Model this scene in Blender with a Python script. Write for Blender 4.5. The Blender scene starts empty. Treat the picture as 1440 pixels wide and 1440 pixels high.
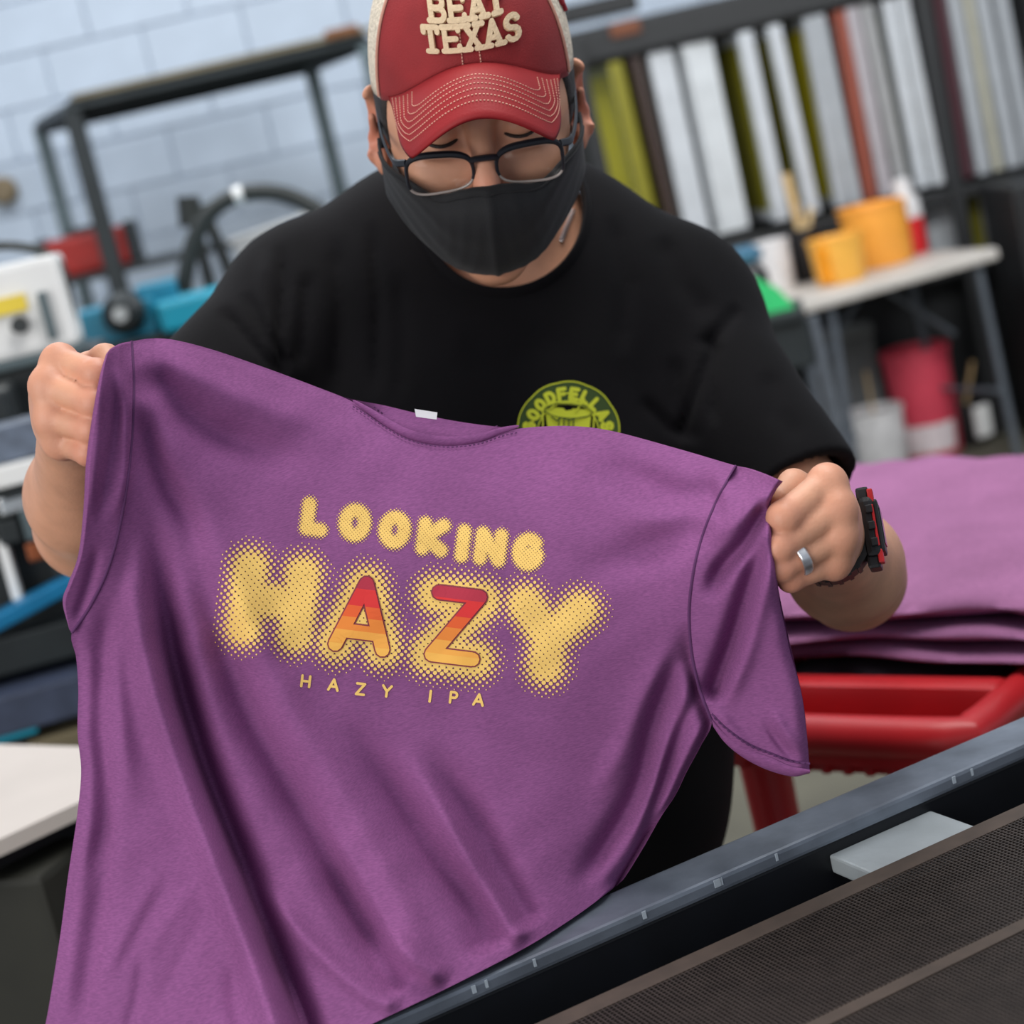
import bpy, bmesh, math, random
import numpy as np
from mathutils import Vector, Matrix

random.seed(7)
rng = np.random.default_rng(7)
SC = bpy.context.scene
COL = SC.collection

# ---------------------------------------------------------------- camera
FPX = 2600.0                       # focal length in pixels of the 1440 frame
PITCH, ROLL = math.radians(11.1), math.radians(13.0)
CAM = np.array([0.0, 0.0, 1.45])
FWD = np.array([0.0, math.cos(PITCH), -math.sin(PITCH)])
_up = np.array([0.0, math.sin(PITCH), math.cos(PITCH)])
_rt = np.array([1.0, 0.0, 0.0])
RGT = math.cos(ROLL) * _rt - math.sin(ROLL) * _up
UPV = math.sin(ROLL) * _rt + math.cos(ROLL) * _up
cam_data = bpy.data.cameras.new('camera')
cam = bpy.data.objects.new('camera', cam_data)
COL.objects.link(cam)
cam.matrix_world = Matrix(((RGT[0], UPV[0], -FWD[0], CAM[0]), (RGT[1], UPV[1], -FWD[1], CAM[1]),
                           (RGT[2], UPV[2], -FWD[2], CAM[2]), (0, 0, 0, 1)))
cam_data.sensor_width = 36.0
cam_data.lens = FPX * 36.0 / 1440.0
cam_data.clip_start = 0.05
cam_data.dof.use_dof = True
cam_data.dof.focus_distance = 1.31
cam_data.dof.aperture_fstop = 5.2
SC.camera = cam

# ---------------------------------------------------------------- world, lights, exposure
SC.view_settings.view_transform = 'Standard'
SC.view_settings.look = 'None'
SC.view_settings.gamma = 1.0
SC.view_settings.use_curve_mapping = False
SC.view_settings.exposure = 0.0
wd = bpy.data.worlds.new('world'); SC.world = wd
wd.use_nodes = True
wd.node_tree.nodes['Background'].inputs[0].default_value = (0.80, 0.88, 1.0, 1)
wd.node_tree.nodes['Background'].inputs[1].default_value = 0.46

def area(name, loc, target, sx, sy, power, color):
    l = bpy.data.lights.new(name, 'AREA'); l.shape = 'RECTANGLE'
    l.size, l.size_y, l.energy, l.color = sx, sy, power, color
    o = bpy.data.objects.new(name, l); COL.objects.link(o)
    o.location = loc
    o.rotation_euler = (Vector(target) - Vector(loc)).to_track_quat('-Z', 'Y').to_euler()
    return o
area('daylight_door', (-2.3, -1.0, 2.0), (0.0, 1.5, 1.1), 2.6, 2.6, 84, (1.0, 0.97, 0.93))
area('ceiling_or_fill_lamp', (0.5, 1.7, 3.4), (0.3, 1.6, 0), 2.4, 1.0, 60, (1.0, 0.98, 0.95))
area('ceiling_or_fill_lamp', (-1.2, 5.2, 3.8), (-1.2, 6.0, 0.5), 2.4, 1.2, 88, (0.94, 0.97, 1.0))
area('ceiling_or_fill_lamp', (1.9, 3.5, 2.9), (1.6, 6.6, 0.3), 2.0, 1.0, 84, (0.98, 0.99, 1.0))  # added fill light, aimed to brighten the buckets under the table

# ---------------------------------------------------------------- helpers
def P(u, v, d):
    """world point seen at pixel (u, v) at distance d along the viewing axis"""
    u = np.asarray(u, float); v = np.asarray(v, float); d = np.asarray(d, float)
    return CAM + d[..., None] * (FWD + ((u - 720) / FPX)[..., None] * RGT - ((v - 720) / FPX)[..., None] * UPV)

def PX(W):
    """project world points to pixels and depth"""
    q = np.asarray(W, float) - CAM
    d = q @ FWD
    return 720 + FPX * (q @ RGT) / d, 720 - FPX * (q @ UPV) / d, d

def on_z(u, v, z):
    """world point on the horizontal plane z"""
    r = FWD + (u - 720) / FPX * RGT - (v - 720) / FPX * UPV
    return CAM + r * ((z - CAM[2]) / r[2])

def on_y(u, v, y):
    r = FWD + (u - 720) / FPX * RGT - (v - 720) / FPX * UPV
    return CAM + r * ((y - CAM[1]) / r[1])

def lin(c):
    return tuple(((x / 255) / 12.92 if x / 255 <= 0.04045 else ((x / 255 + 0.055) / 1.055) ** 2.4) for x in c[:3]) + (1.0,)

MATS = {}
def mat(name, c, rough=0.6, metal=0.0, var=0.12, scale=30.0, bump=0.0, bscale=200.0, spec=0.5, sheen=0.0, coat=0.0,
        sub=0.0, stretch=None, trans=0.0, detail=4.0):
    """a principled material whose colour varies with procedural noise and whose relief is a noise bump"""
    if name in MATS: return MATS[name]
    m = bpy.data.materials.new(name); m.use_nodes = True
    nt = m.node_tree; b = nt.nodes['Principled BSDF']
    tc = nt.nodes.new('ShaderNodeTexCoord')
    mp = nt.nodes.new('ShaderNodeMapping')
    if stretch: mp.inputs['Scale'].default_value = stretch
    nt.links.new(tc.outputs['Object'], mp.inputs['Vector'])
    n = nt.nodes.new('ShaderNodeTexNoise'); n.inputs['Scale'].default_value = scale; n.inputs['Detail'].default_value = detail
    nt.links.new(mp.outputs[0], n.inputs['Vector'])
    r = nt.nodes.new('ShaderNodeValToRGB')
    L = lin(c)
    r.color_ramp.elements[0].position = 0.3; r.color_ramp.elements[1].position = 0.7
    r.color_ramp.elements[0].color = tuple(x * (1 - var) for x in L[:3]) + (1,)
    r.color_ramp.elements[1].color = tuple(min(1, x * (1 + var)) for x in L[:3]) + (1,)
    nt.links.new(n.outputs['Fac'], r.inputs['Fac'])
    nt.links.new(r.outputs['Color'], b.inputs['Base Color'])
    b.inputs['Roughness'].default_value = rough
    b.inputs['Metallic'].default_value = metal
    b.inputs['Specular IOR Level'].default_value = spec
    if sheen:
        b.inputs['Sheen Weight'].default_value = sheen; b.inputs['Sheen Roughness'].default_value = 0.5
    if coat: b.inputs['Coat Weight'].default_value = coat
    if trans: b.inputs['Transmission Weight'].default_value = trans
    if sub:
        b.inputs['Subsurface Weight'].default_value = sub
        b.inputs['Subsurface Radius'].default_value = (1.0, 0.35, 0.2); b.inputs['Subsurface Scale'].default_value = 0.006
    if bump:
        n2 = nt.nodes.new('ShaderNodeTexNoise'); n2.inputs['Scale'].default_value = bscale; n2.inputs['Detail'].default_value = 3
        nt.links.new(mp.outputs[0], n2.inputs['Vector'])
        bp = nt.nodes.new('ShaderNodeBump'); bp.inputs['Strength'].default_value = bump; bp.inputs['Distance'].default_value = 0.002
        nt.links.new(n2.outputs['Fac'], bp.inputs['Height']); nt.links.new(bp.outputs[0], b.inputs['Normal'])
    MATS[name] = m
    return m

def obj(name, me, m=None, parent=None, smooth=False):
    o = bpy.data.objects.new(name, me); COL.objects.link(o)
    if m is not None:
        if len(me.materials): me.materials[0] = m
        else: me.materials.append(m)
    if smooth and len(me.polygons): me.polygons.foreach_set('use_smooth', np.ones(len(me.polygons), bool))
    if parent is not None: o.parent = parent
    return o

def tag(o, label=None, cat=None, group=None, kind=None):
    if label: o['label'] = label
    if cat: o['category'] = cat
    if group: o['group'] = group
    if kind: o['kind'] = kind
    return o

def thing(name, label, cat, loc=(0, 0, 0), rotz=0.0, group=None):
    o = bpy.data.objects.new(name, None); COL.objects.link(o)
    o.empty_display_size = 0.05
    o.location = loc; o.rotation_euler = (0, 0, rotz)
    return tag(o, label, cat, group)

def np_mesh(name, V, F):
    """mesh from numpy vertices and a list/array of faces of equal size"""
    V = np.asarray(V, np.float32); F = np.asarray(F, np.int32)
    me = bpy.data.meshes.new(name)
    k = F.shape[1]
    me.vertices.add(len(V)); me.vertices.foreach_set('co', V.ravel())
    me.loops.add(F.size); me.loops.foreach_set('vertex_index', F.ravel())
    me.polygons.add(len(F)); me.polygons.foreach_set('loop_start', np.arange(len(F), dtype=np.int32) * k)
    me.update(calc_edges=True); me.validate()
    return me

def py_mesh(name, V, F):
    me = bpy.data.meshes.new(name)
    me.from_pydata([tuple(map(float, v)) for v in V], [], [tuple(map(int, f)) for f in F]); me.update()
    return me

class MB:
    """collects simple shapes for ONE mesh"""
    def __init__(s): s.V = []; s.F = []
    def add(s, V, F):
        n = len(s.V); s.V += [tuple(map(float, v)) for v in V]; s.F += [tuple(n + i for i in f) for f in F]
        return s
    def box(s, c, d, rot=None, bev=0.0):
        bm = bmesh.new(); bmesh.ops.create_cube(bm, size=1.0)
        bmesh.ops.scale(bm, vec=d, verts=bm.verts)
        if bev: bmesh.ops.bevel(bm, geom=bm.edges[:], offset=bev, segments=2, affect='EDGES', profile=0.6)
        M = Matrix.Translation(c) @ (rot.to_4x4() if rot is not None else Matrix())
        bmesh.ops.transform(bm, matrix=M, verts=bm.verts)
        bm.verts.index_update()
        s.add([v.co for v in bm.verts], [[v.index for v in f.verts] for f in bm.faces]); bm.free()
        return s
    def tube(s, pts, r, n=10, closed=False, flat=1.0, ref=None):
        pts = [np.asarray(p, float) for p in pts]; N = len(pts)
        rs = r if hasattr(r, '__len__') else [r] * N
        V = []; F = []
        prev = None
        for i in range(N):
            a = pts[(i - 1) % N] if (closed or i > 0) else pts[i]
            b = pts[(i + 1) % N] if (closed or i < N - 1) else pts[i]
            t = b - a; t /= (np.linalg.norm(t) + 1e-12)
            if prev is None:
                x = np.asarray(ref, float) if ref is not None else (np.array([0, 0, 1.0]) if abs(t[2]) < 0.9 else np.array([1.0, 0, 0]))
            else: x = prev
            x = x - t * (x @ t); x /= (np.linalg.norm(x) + 1e-12); prev = x
            y = np.cross(t, x)
            for k in range(n):
                an = 2 * math.pi * k / n
                V.append(pts[i] + rs[i] * (math.cos(an) * x + flat * math.sin(an) * y))
        for i in range(N if closed else N - 1):
            j = (i + 1) % N
            for k in range(n):
                F.append((i * n + k, i * n + (k + 1) % n, j * n + (k + 1) % n, j * n + k))
        if not closed:
            F.append(tuple(range(n - 1, -1, -1))); F.append(tuple((N - 1) * n + k for k in range(n)))
        return s.add(V, F)
    def lathe(s, prof, c=(0, 0, 0), n=28, M=None):
        """profile of (radius, height) pairs turned about z; closed at the ends"""
        V = []; F = []
        for (r, z) in prof:
            for k in range(n):
                a = 2 * math.pi * k / n
                p = Vector((r * math.cos(a), r * math.sin(a), z))
                if M is not None: p = M @ p
                V.append((p[0] + c[0], p[1] + c[1], p[2] + c[2]))
        for i in range(len(prof) - 1):
            for k in range(n):
                F.append((i * n + k, i * n + (k + 1) % n, (i + 1) * n + (k + 1) % n, (i + 1) * n + k))
        F.append(tuple(range(n - 1, -1, -1))); F.append(tuple((len(prof) - 1) * n + k for k in range(n)))
        return s.add(V, F)
    def prism(s, poly, z0, z1):
        n = len(poly)
        V = [(x, y, z0) for x, y in poly] + [(x, y, z1) for x, y in poly]
        F = [tuple(range(n - 1, -1, -1)), tuple(range(n, 2 * n))] + [(i, (i + 1) % n, n + (i + 1) % n, n + i) for i in range(n)]
        return s.add(V, F)
    def mesh(s, name): return py_mesh(name, s.V, s.F)
    def build(s, name, m, parent=None, smooth=False):
        o = obj(name, s.mesh(name), m, parent)
        if smooth:
            me = o.data
            me.polygons.foreach_set('use_smooth', np.ones(len(me.polygons), bool))
            try: me.set_sharp_from_angle(angle=math.radians(40))
            except Exception: pass
        return o

def ROT(x=0, y=0, z=0):
    from mathutils import Euler
    return Euler((math.radians(x), math.radians(y), math.radians(z))).to_matrix()

# ---------------------------------------------------------------- implicit surfaces
class SDF:
    def __init__(s): s.p = []; s.post = None
    def cap(s, a, b, r1, r2=None, k=0.01, op='u'):
        a = np.asarray(a, float); b = np.asarray(b, float); r2 = r1 if r2 is None else r2
        ab = b - a; L = ab @ ab + 1e-12
        def f(Q):
            t = np.clip((Q - a) @ ab / L, 0, 1)
            return np.linalg.norm(Q - a - t[:, None] * ab, axis=1) - (r1 + (r2 - r1) * t)
        rm = max(r1, r2)
        s.p.append((f, np.minimum(a, b) - rm, np.maximum(a, b) + rm, k, op)); return s
    def ell(s, c, r, M=None, k=0.01, op='u'):
        c = np.asarray(c, float); r = np.asarray(r, float)
        def f(Q):
            q = Q - c
            if M is not None: q = q @ M
            k0 = np.linalg.norm(q / r, axis=1); k1 = np.linalg.norm(q / (r * r), axis=1)
            return k0 * (k0 - 1) / (k1 + 1e-9)
        rm = r.max()
        s.p.append((f, c - rm, c + rm, k, op)); return s
    def plane(s, p, n, k=0.004):
        """cut away everything on the side n points to"""
        p = np.asarray(p, float); n = np.asarray(n, float); n = n / np.linalg.norm(n)
        s.p.append((lambda Q: (p - Q) @ n, np.full(3, -99.0), np.full(3, 99.0), k, 's')); return s
    def ev(s, Q):
        d = np.full(len(Q), 0.25)
        for f, lo, hi, k, op in s.p:
            e = max(k, 0.0) + 0.045
            i = np.nonzero(np.all((Q > lo - e) & (Q < hi + e), axis=1))[0]
            if not len(i): continue
            x = f(Q[i]); y = d[i]
            if op == 'u':
                h = np.maximum(k - np.abs(x - y), 0) / k
                d[i] = np.minimum(x, y) - h * h * k * 0.25
            else:
                x = -x
                h = np.maximum(k - np.abs(x - y), 0) / k
                d[i] = np.maximum(x, y) + h * h * k * 0.25
        if s.post is not None: d = s.post(Q, d)
        return d
    def hit(s, u, v, d0, d1, n=120):
        """depth at which the viewing ray through (u, v) meets the surface"""
        u = np.asarray(u, float); v = np.asarray(v, float)
        ds = np.linspace(d0, d1, n); best = np.full(len(u), np.nan)
        W = P(np.repeat(u, n), np.repeat(v, n), np.tile(ds, len(u)))
        val = s.ev(W).reshape(len(u), n)
        neg = val < 0
        first = np.argmax(neg, axis=1)
        for i in range(len(u)):
            if not neg[i].any(): continue
            j = max(first[i], 1); a, b = val[i, j - 1], val[i, j]
            best[i] = ds[j - 1] + (ds[j] - ds[j - 1]) * a / (a - b + 1e-12)
        ok = ~np.isnan(best)
        if ok.any() and (~ok).any(): best[~ok] = best[ok].mean()
        return best

def sdf_mesh(name, sdf, lo, hi, h, n=8):
    """surface nets over the blocks the surface passes through"""
    lo = np.asarray(lo, float); hi = np.asarray(hi, float); B = n * h
    nb = np.ceil((hi - lo) / B).astype(int)
    G = np.stack(np.meshgrid(*[np.arange(k) for k in nb], indexing='ij'), -1).reshape(-1, 3)
    dc = sdf.ev(lo + (G + 0.5) * B)
    G = G[np.abs(dc) < B * 0.95 + 0.012]
    L = np.stack(np.meshgrid(*[np.arange(n + 1)] * 3, indexing='ij'), -1).reshape(-1, 3)
    N = nb * n + 2
    key = lambda I: ((I[..., 0] + 1) * N[1] + (I[..., 1] + 1)) * N[2] + (I[..., 2] + 1)
    vk, vp, qk = [], [], []
    corners = [(i, j, k) for i in (0, 1) for j in (0, 1) for k in (0, 1)]
    for c0 in range(0, len(G), 1200):
        g = G[c0:c0 + 1200] * n
        I = g[:, None, :] + L[None]
        V = sdf.ev((lo + I.reshape(-1, 3) * h)).reshape(len(g), n + 1, n + 1, n + 1)
        S = V < 0
        cnt = sum(S[:, i:i + n, j:j + n, k:k + n].astype(np.int8) for i, j, k in corners)
        act = np.argwhere((cnt > 0) & (cnt < 8))
        if len(act):
            bi, ci = act[:, 0], act[:, 1:]
            cv = np.stack([V[bi, ci[:, 0] + i, ci[:, 1] + j, ci[:, 2] + k] for i, j, k in corners], 1)
            acc = np.zeros((len(act), 3)); w = np.zeros(len(act))
            for a in range(8):
                for b in range(a + 1, 8):
                    pa, pb = np.array(corners[a]), np.array(corners[b])
                    if np.abs(pa - pb).sum() != 1: continue
                    m = (cv[:, a] < 0) != (cv[:, b] < 0)
                    t = np.where(m, cv[:, a] / (cv[:, a] - cv[:, b] + 1e-15), 0)
                    acc += np.where(m[:, None], pa + t[:, None] * (pb - pa), 0); w += m
            acc /= w[:, None]
            gi = g[bi] + ci
            vk.append(key(gi)); vp.append(lo + (gi + acc) * h)
        for ax in range(3):
            o = [0, 0, 0]; o[ax] = 1
            A = S[:, :n, :n, :n]; Bq = S[:, o[0]:n + o[0], o[1]:n + o[1], o[2]:n + o[2]]
            e = np.argwhere(A != Bq)
            if not len(e): continue
            gi = g[e[:, 0]] + e[:, 1:]
            s = A[e[:, 0], e[:, 1], e[:, 2], e[:, 3]]
            b1 = np.zeros(3, int); b2 = np.zeros(3, int); b1[(ax + 1) % 3] = 1; b2[(ax + 2) % 3] = 1
            q = np.stack([key(gi), key(gi - b1), key(gi - b1 - b2), key(gi - b2)], 1)
            q[~s] = q[~s][:, ::-1]
            qk.append(q)
    vk = np.concatenate(vk); vp = np.concatenate(vp); qk = np.concatenate(qk)
    uk, ui = np.unique(vk, return_index=True); vp = vp[ui]
    idx = np.searchsorted(uk, qk); idx = np.minimum(idx, len(uk) - 1)
    ok = np.all(uk[idx] == qk, axis=1)
    return np_mesh(name, vp, idx[ok])

def polyline(pts, n, closed=False):
    """Catmull-Rom through pts, resampled evenly to n points"""
    p = np.asarray(pts, float)
    if closed: p = np.vstack([p[-1], p, p[0], p[1]])
    else: p = np.vstack([2 * p[0] - p[1], p, 2 * p[-1] - p[-2]])
    out = []
    for i in range(1, len(p) - 2):
        t = np.linspace(0, 1, 24, endpoint=False)[:, None]
        a, b, c, d = p[i - 1], p[i], p[i + 1], p[i + 2]
        out.append(0.5 * ((2 * b) + (c - a) * t + (2 * a - 5 * b + 4 * c - d) * t * t + (3 * b - a - 3 * c + d) * t ** 3))
    q = np.vstack(out + [p[-2][None]])
    s = np.concatenate([[0], np.cumsum(np.linalg.norm(np.diff(q, axis=0), axis=1))])
    tt = np.linspace(0, s[-1], n + 1)[:-1] if closed else np.linspace(0, s[-1], n)
    return np.stack([np.interp(tt, s, q[:, k]) for k in range(q.shape[1])], 1)

def seg_dist(U, V, pts):
    """distance of pixels to a polyline, with signed side and fraction along it"""
    p = np.asarray(pts, float)
    best = np.full(np.shape(U), 1e9); side = np.zeros(np.shape(U)); frac = np.zeros(np.shape(U))
    L = np.concatenate([[0], np.cumsum(np.linalg.norm(np.diff(p, axis=0), axis=1))])
    for i in range(len(p) - 1):
        a, b = p[i], p[i + 1]; ab = b - a; l2 = ab @ ab + 1e-9
        t = np.clip(((U - a[0]) * ab[0] + (V - a[1]) * ab[1]) / l2, 0, 1)
        dx = U - a[0] - t * ab[0]; dy = V - a[1] - t * ab[1]
        d = np.hypot(dx, dy); m = d < best
        best = np.where(m, d, best)
        side = np.where(m, np.sign(ab[0] * dy - ab[1] * dx), side)
        frac = np.where(m, (L[i] + t * np.sqrt(l2)) / L[-1], frac)
    return best, side, frac

# stroke letters: polylines in a unit box, y up
def _arc(cx, cy, rx, ry, a0, a1, n=10):
    return [(cx + rx * math.cos(math.radians(a0 + (a1 - a0) * i / n)), cy + ry * math.sin(math.radians(a0 + (a1 - a0) * i / n))) for i in range(n + 1)]
GLYPH = {
 'A': [[(0, 0), (.5, 1), (1, 0)], [(.2, .33), (.8, .33)]],
 'B': [[(0, 0), (0, 1), (.6, 1)] + _arc(.6, .76, .34, .24, 90, -90, 6) + [(0, .52)], [(.6, .52)] + _arc(.62, .26, .38, .26, 90, -90, 6) + [(0, 0)]],
 'D': [[(0, 0), (0, 1), (.45, 1)] + _arc(.45, .5, .55, .5, 90, -90, 8) + [(0, 0)]],
 'E': [[(1, 1), (0, 1), (0, 0), (1, 0)], [(0, .5), (.8, .5)]],
 'F': [[(1, 1), (0, 1), (0, 0)], [(0, .5), (.8, .5)]],
 'G': [_arc(.5, .5, .5, .5, 50, 330, 12) + [(.95, .45), (.55, .45)]],
 'H': [[(0, 0), (0, 1)], [(1, 0), (1, 1)], [(0, .5), (1, .5)]],
 'I': [[(.5, 0), (.5, 1)]],
 'K': [[(0, 0), (0, 1)], [(1, 1), (.05, .45), (1, 0)]],
 'L': [[(0, 1), (0, 0), (.9, 0)]],
 'N': [[(0, 0), (0, 1), (1, 0), (1, 1)]],
 'O': [_arc(.5, .5, .5, .5, 0, 360, 16)],
 'P': [[(0, 0), (0, 1), (.6, 1)] + _arc(.6, .74, .38, .26, 90, -90, 6) + [(0, .48)]],
 'S': [_arc(.5, .75, .45, .25, 20, 270, 8) + _arc(.5, .25, .45, .25, 90, -160, 8)],
 'T': [[(0, 1), (1, 1)], [(.5, 1), (.5, 0)]],
 'X': [[(0, 0), (1, 1)], [(0, 1), (1, 0)]],
 'Y': [[(0, 1), (.5, .48), (1, 1)], [(.5, .48), (.5, 0)]],
 'Z': [[(0, 1), (1, 1), (0, 0), (1, 0)]],
}
def stroke_quads(lines, w, step=6.0):
    """thick polylines as small quads (2-D), with round joints"""
    out = []
    for pl in lines:
        for i in range(len(pl) - 1):
            a, b = np.array(pl[i], float), np.array(pl[i + 1], float)
            l = np.linalg.norm(b - a)
            if l < 1e-9: continue
            t = (b - a) / l; nrm = np.array([-t[1], t[0]]) * w / 2
            k = max(1, int(math.ceil(l / step)))
            for j in range(k):
                p, q = a + t * l * j / k, a + t * l * (j + 1) / k
                out.append([p - nrm, q - nrm, q + nrm, p + nrm])
        for p in pl:
            out.append([np.array(p) + w / 2 * np.array([math.cos(x), math.sin(x)]) for x in np.linspace(0, 2 * math.pi, 11)[:-1]])
    return out
def clip_band(poly, y0, y1):
    for s, y in ((1, y0), (-1, y1)):
        res = []
        for i in range(len(poly)):
            a, b = poly[i], poly[(i + 1) % len(poly)]
            ia, ib = s * (a[1] - y) >= 0, s * (b[1] - y) >= 0
            if ia: res.append(a)
            if ia != ib:
                t = (y - a[1]) / (b[1] - a[1]); res.append(a + t * (b - a))
        poly = res
        if len(poly) < 3: return None
    return poly

def _cyl(s, p, n, R, L, k=0.003, op='s'):
    """flat-ended cylinder from p along n"""
    p = np.asarray(p, float); n = np.asarray(n, float); n = n / np.linalg.norm(n)
    def f(Q):
        q = Q - p; a = q @ n
        r = np.linalg.norm(q - a[:, None] * n, axis=1)
        return np.maximum(np.maximum(r - R, -a), a - L)
    e = R + abs(L)
    c = p + n * L / 2
    s.p.append((f, c - e, c + e, k, op)); return s
SDF.cyl = _cyl

def at_root(o, root):
    """parent a mesh built in world coordinates"""
    o.parent = root
    o.matrix_parent_inverse = (Matrix.Translation(root.location) @ root.rotation_euler.to_matrix().to_4x4()).inverted()
    return o

# ================================================================ ROOM
M_FLOOR = mat('concrete_floor', (90, 87, 74), rough=0.7, var=0.25, scale=3.0, bump=0.15, bscale=40, detail=8)
M_WALL = mat('painted_block', (186, 198, 212), rough=0.75, var=0.06, scale=6, bump=0.35, bscale=90)
M_JOINT = mat('painted_mortar', (172, 183, 197), rough=0.85, var=0.08, scale=20)
fl = MB().box((0, 4.0, -.06), (9.0, 9.4, .12)).build('floor', M_FLOOR); tag(fl, kind='structure')
YW = 7.6
wl = MB().box((0, YW + .11, 2.1), (9.0, .2, 4.2)).build('wall_back', M_JOINT); tag(wl, kind='structure')
bm_block = MB().box((0, 0, 0), (.392, .022, .192), None, .004).mesh('block')
for r in range(4, 16):
    for c in range(-11, 7):
        x = c * .4 + (.2 if r % 2 else 0); z = .1 + r * .2
        u, v, d = PX((x, YW, z))
        if -700 < u < 1250 and -260 < v < 620:
            o = obj('block', bm_block, M_WALL, wl); o.location = (x, YW + .006 + .002 * math.sin(c * 5.1 + r * 2.3), z)

# ================================================================ PERSON
M_SKIN = mat('skin', (212, 156, 126), rough=0.48, var=0.10, scale=38, bump=0.12, bscale=420, sub=0.06, spec=0.4)
M_TEE = mat('black_cotton', (13, 12, 15), rough=0.9, var=0.25, scale=14, bump=0.25, bscale=700, sheen=0.02, spec=0.15)
M_HAIR = mat('dark_hair', (38, 31, 29), rough=0.6, var=0.5, scale=180, bump=0.8, bscale=420, stretch=(1, 1, 0.25))
M_TROUSER = mat('black_denim', (16, 16, 18), rough=0.9, var=0.3, scale=60)
M_SHOE = mat('shoe_leather', (26, 24, 23), rough=0.5)

# ---- head frame: x to the viewer's right, y to the back of the head, z up
HS = 0.96
H0 = P(673, 172, 1.52)
def _rot(v, axis, a):
    axis = axis / np.linalg.norm(axis)
    return v * math.cos(a) + np.cross(axis, v) * math.sin(a) + axis * (axis @ v) * (1 - math.cos(a))
_al = math.radians(36.3)
hx = RGT.copy(); hy = FWD * math.cos(_al) + UPV * math.sin(_al); hz = UPV * math.cos(_al) - FWD * math.sin(_al)
for _ax, _an in ((FWD, math.radians(-7.5)), (hz, math.radians(-.3))):
    hx, hy, hz = (_rot(q, _ax, _an) for q in (hx, hy, hz))
HM = np.stack([hx, hy, hz], 1)
def HP(x, y, z):
    return H0 + HS * (np.asarray(x, float)[..., None] * hx + np.asarray(y, float)[..., None] * hy + np.asarray(z, float)[..., None] * hz)

SK = SDF()
def hell(s, c, r, k=0.01, op='u', M=None): s.ell(HP(*c), np.array(r) * HS, HM if M is None else M, k, op)
def hcap(s, a, b, r1, r2=None, k=0.01, op='u'): s.cap(HP(*a), HP(*b), r1 * HS, None if r2 is None else r2 * HS, k, op)
# torso, neck and arms under the clothes
SK.ell(P(700, 560, 1.75), (.185, .115, .21), None, .05)
SK.ell(P(720, 900, 1.73), (.185, .135, .25), None, .06)
SK.ell(P(740, 1190, 1.75), (.165, .12, .17), None, .06)
SK.cap(P(425, 430, 1.72), P(970, 440, 1.73), .052, .054, .06)
SK.cap(P(700, 350, 1.745), P(700, 470, 1.70), .066, .08, .05)
SK.cap(HP(0, .035, -.05), P(703, 345, 1.73), .058, .066, .03)
# head
hell(SK, (0, .015, .055), (.077, .098, .086), .02)
hell(SK, (0, -.03, -.015), (.071, .066, .088), .02)
hell(SK, (0, -.036, -.072), (.054, .056, .046), .02)
hell(SK, (0, -.084, -.092), (.022, .018, .018), .02)
for sx in (-1, 1):
    hell(SK, (sx * .047, -.026, .030), (.0295, .052, .052), .02)
    hell(SK, (sx * .041, -.072, -.018), (.026, .020, .030), .015)
    hcap(SK, (sx * .012, -.091, .056), (sx * .052, -.073, .053), .009, .007, .014)
    hell(SK, (sx * .032, -.1075, .0335), (.019, .014, .012), .012, 's')
    hell(SK, (sx * .032, -.079, .0325), (.0155, .0150, .0125), .004)      # closed, lowered lids
    hell(SK, (sx * .033, -.088, .017), (.016, .007, .004), .008)
    # ears
    em = HM @ np.array(((math.cos(.6 * sx), -math.sin(.6 * sx), 0), (math.sin(.6 * sx), math.cos(.6 * sx), 0), (0, 0, 1)))
    hell(SK, (sx * .0890, .012, .005), (.0080, .022, .036), .006, 'u', em)
    hell(SK, (sx * .0855, .003, -.026), (.0070, .011, .013), .006)
    hell(SK, (sx * .0955, .003, .009), (.0065, .013, .023), .008, 's', em)
    hcap(SK, (sx * .090, .002, .016), (sx * .092, .012, -.008), .0032, .003, .004)
hcap(SK, (0, -.086, .046), (0, -.121, -.012), .0085, .0122, .010)
for sx in (-1, 1): hell(SK, (sx * .013, -.108, -.016), (.009, .011, .008), .006)
hcap(SK, (-.016, -.092, -.048), (.016, -.092, -.048), .007, .007, .006)
hcap(SK, (-.014, -.092, -.058), (.014, -.092, -.058), .007, .007, .003)

# ---- arms: the viewer's left arm first, then the right one with the watch
ARM_L = dict(sh=P(437, 436, 1.71), el=P(125, 738, 1.54), wr=P(108, 598, 1.335))
ARM_R = dict(sh=P(930, 440, 1.73), el=P(1198, 812, 1.57), wr=P(1160, 754, 1.335))
for A in (ARM_L, ARM_R):
    SK.cap(A['sh'], A['el'], .056, .039, .02)
    m = A['el'] * .68 + A['wr'] * .32
    SK.cap(A['el'], m, .0385, .0415, .03); SK.cap(m, A['wr'], .0415, .0275, .03)

def hand(wr, mcp, pip, dip, tip, thumb, rr, kp=.010):
    """palm, four fingers with their own bends, and a thumb"""
    pts = [np.array(x) for x in mcp]
    for i, m in enumerate(mcp):
        SK.cap(wr, m, .019, .0125, .014)
    for i in range(3):
        SK.cap(mcp[i] * .75 + wr * .25, mcp[i + 1] * .75 + wr * .25, .0125, .0125, .012)
    for i in range(4):
        r = rr[i]
        SK.ell(mcp[i], np.full(3, r * 1.16), None, .006)
        SK.cap(mcp[i], pip[i], r * 1.02, r * .96, .0022)
        SK.ell(pip[i], np.full(3, r * 1.03), None, .003)
        SK.cap(pip[i], dip[i], r * .94, r * .88, .003)
        SK.cap(dip[i], tip[i], r * .88, r * .80, .003)
    SK.cap(thumb[0], thumb[1], .0165, .0125, .012)
    SK.cap(thumb[1], thumb[2], .0122, .0112, .004)
    SK.cap(thumb[2], thumb[3], .0112, .0092, .003)

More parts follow.
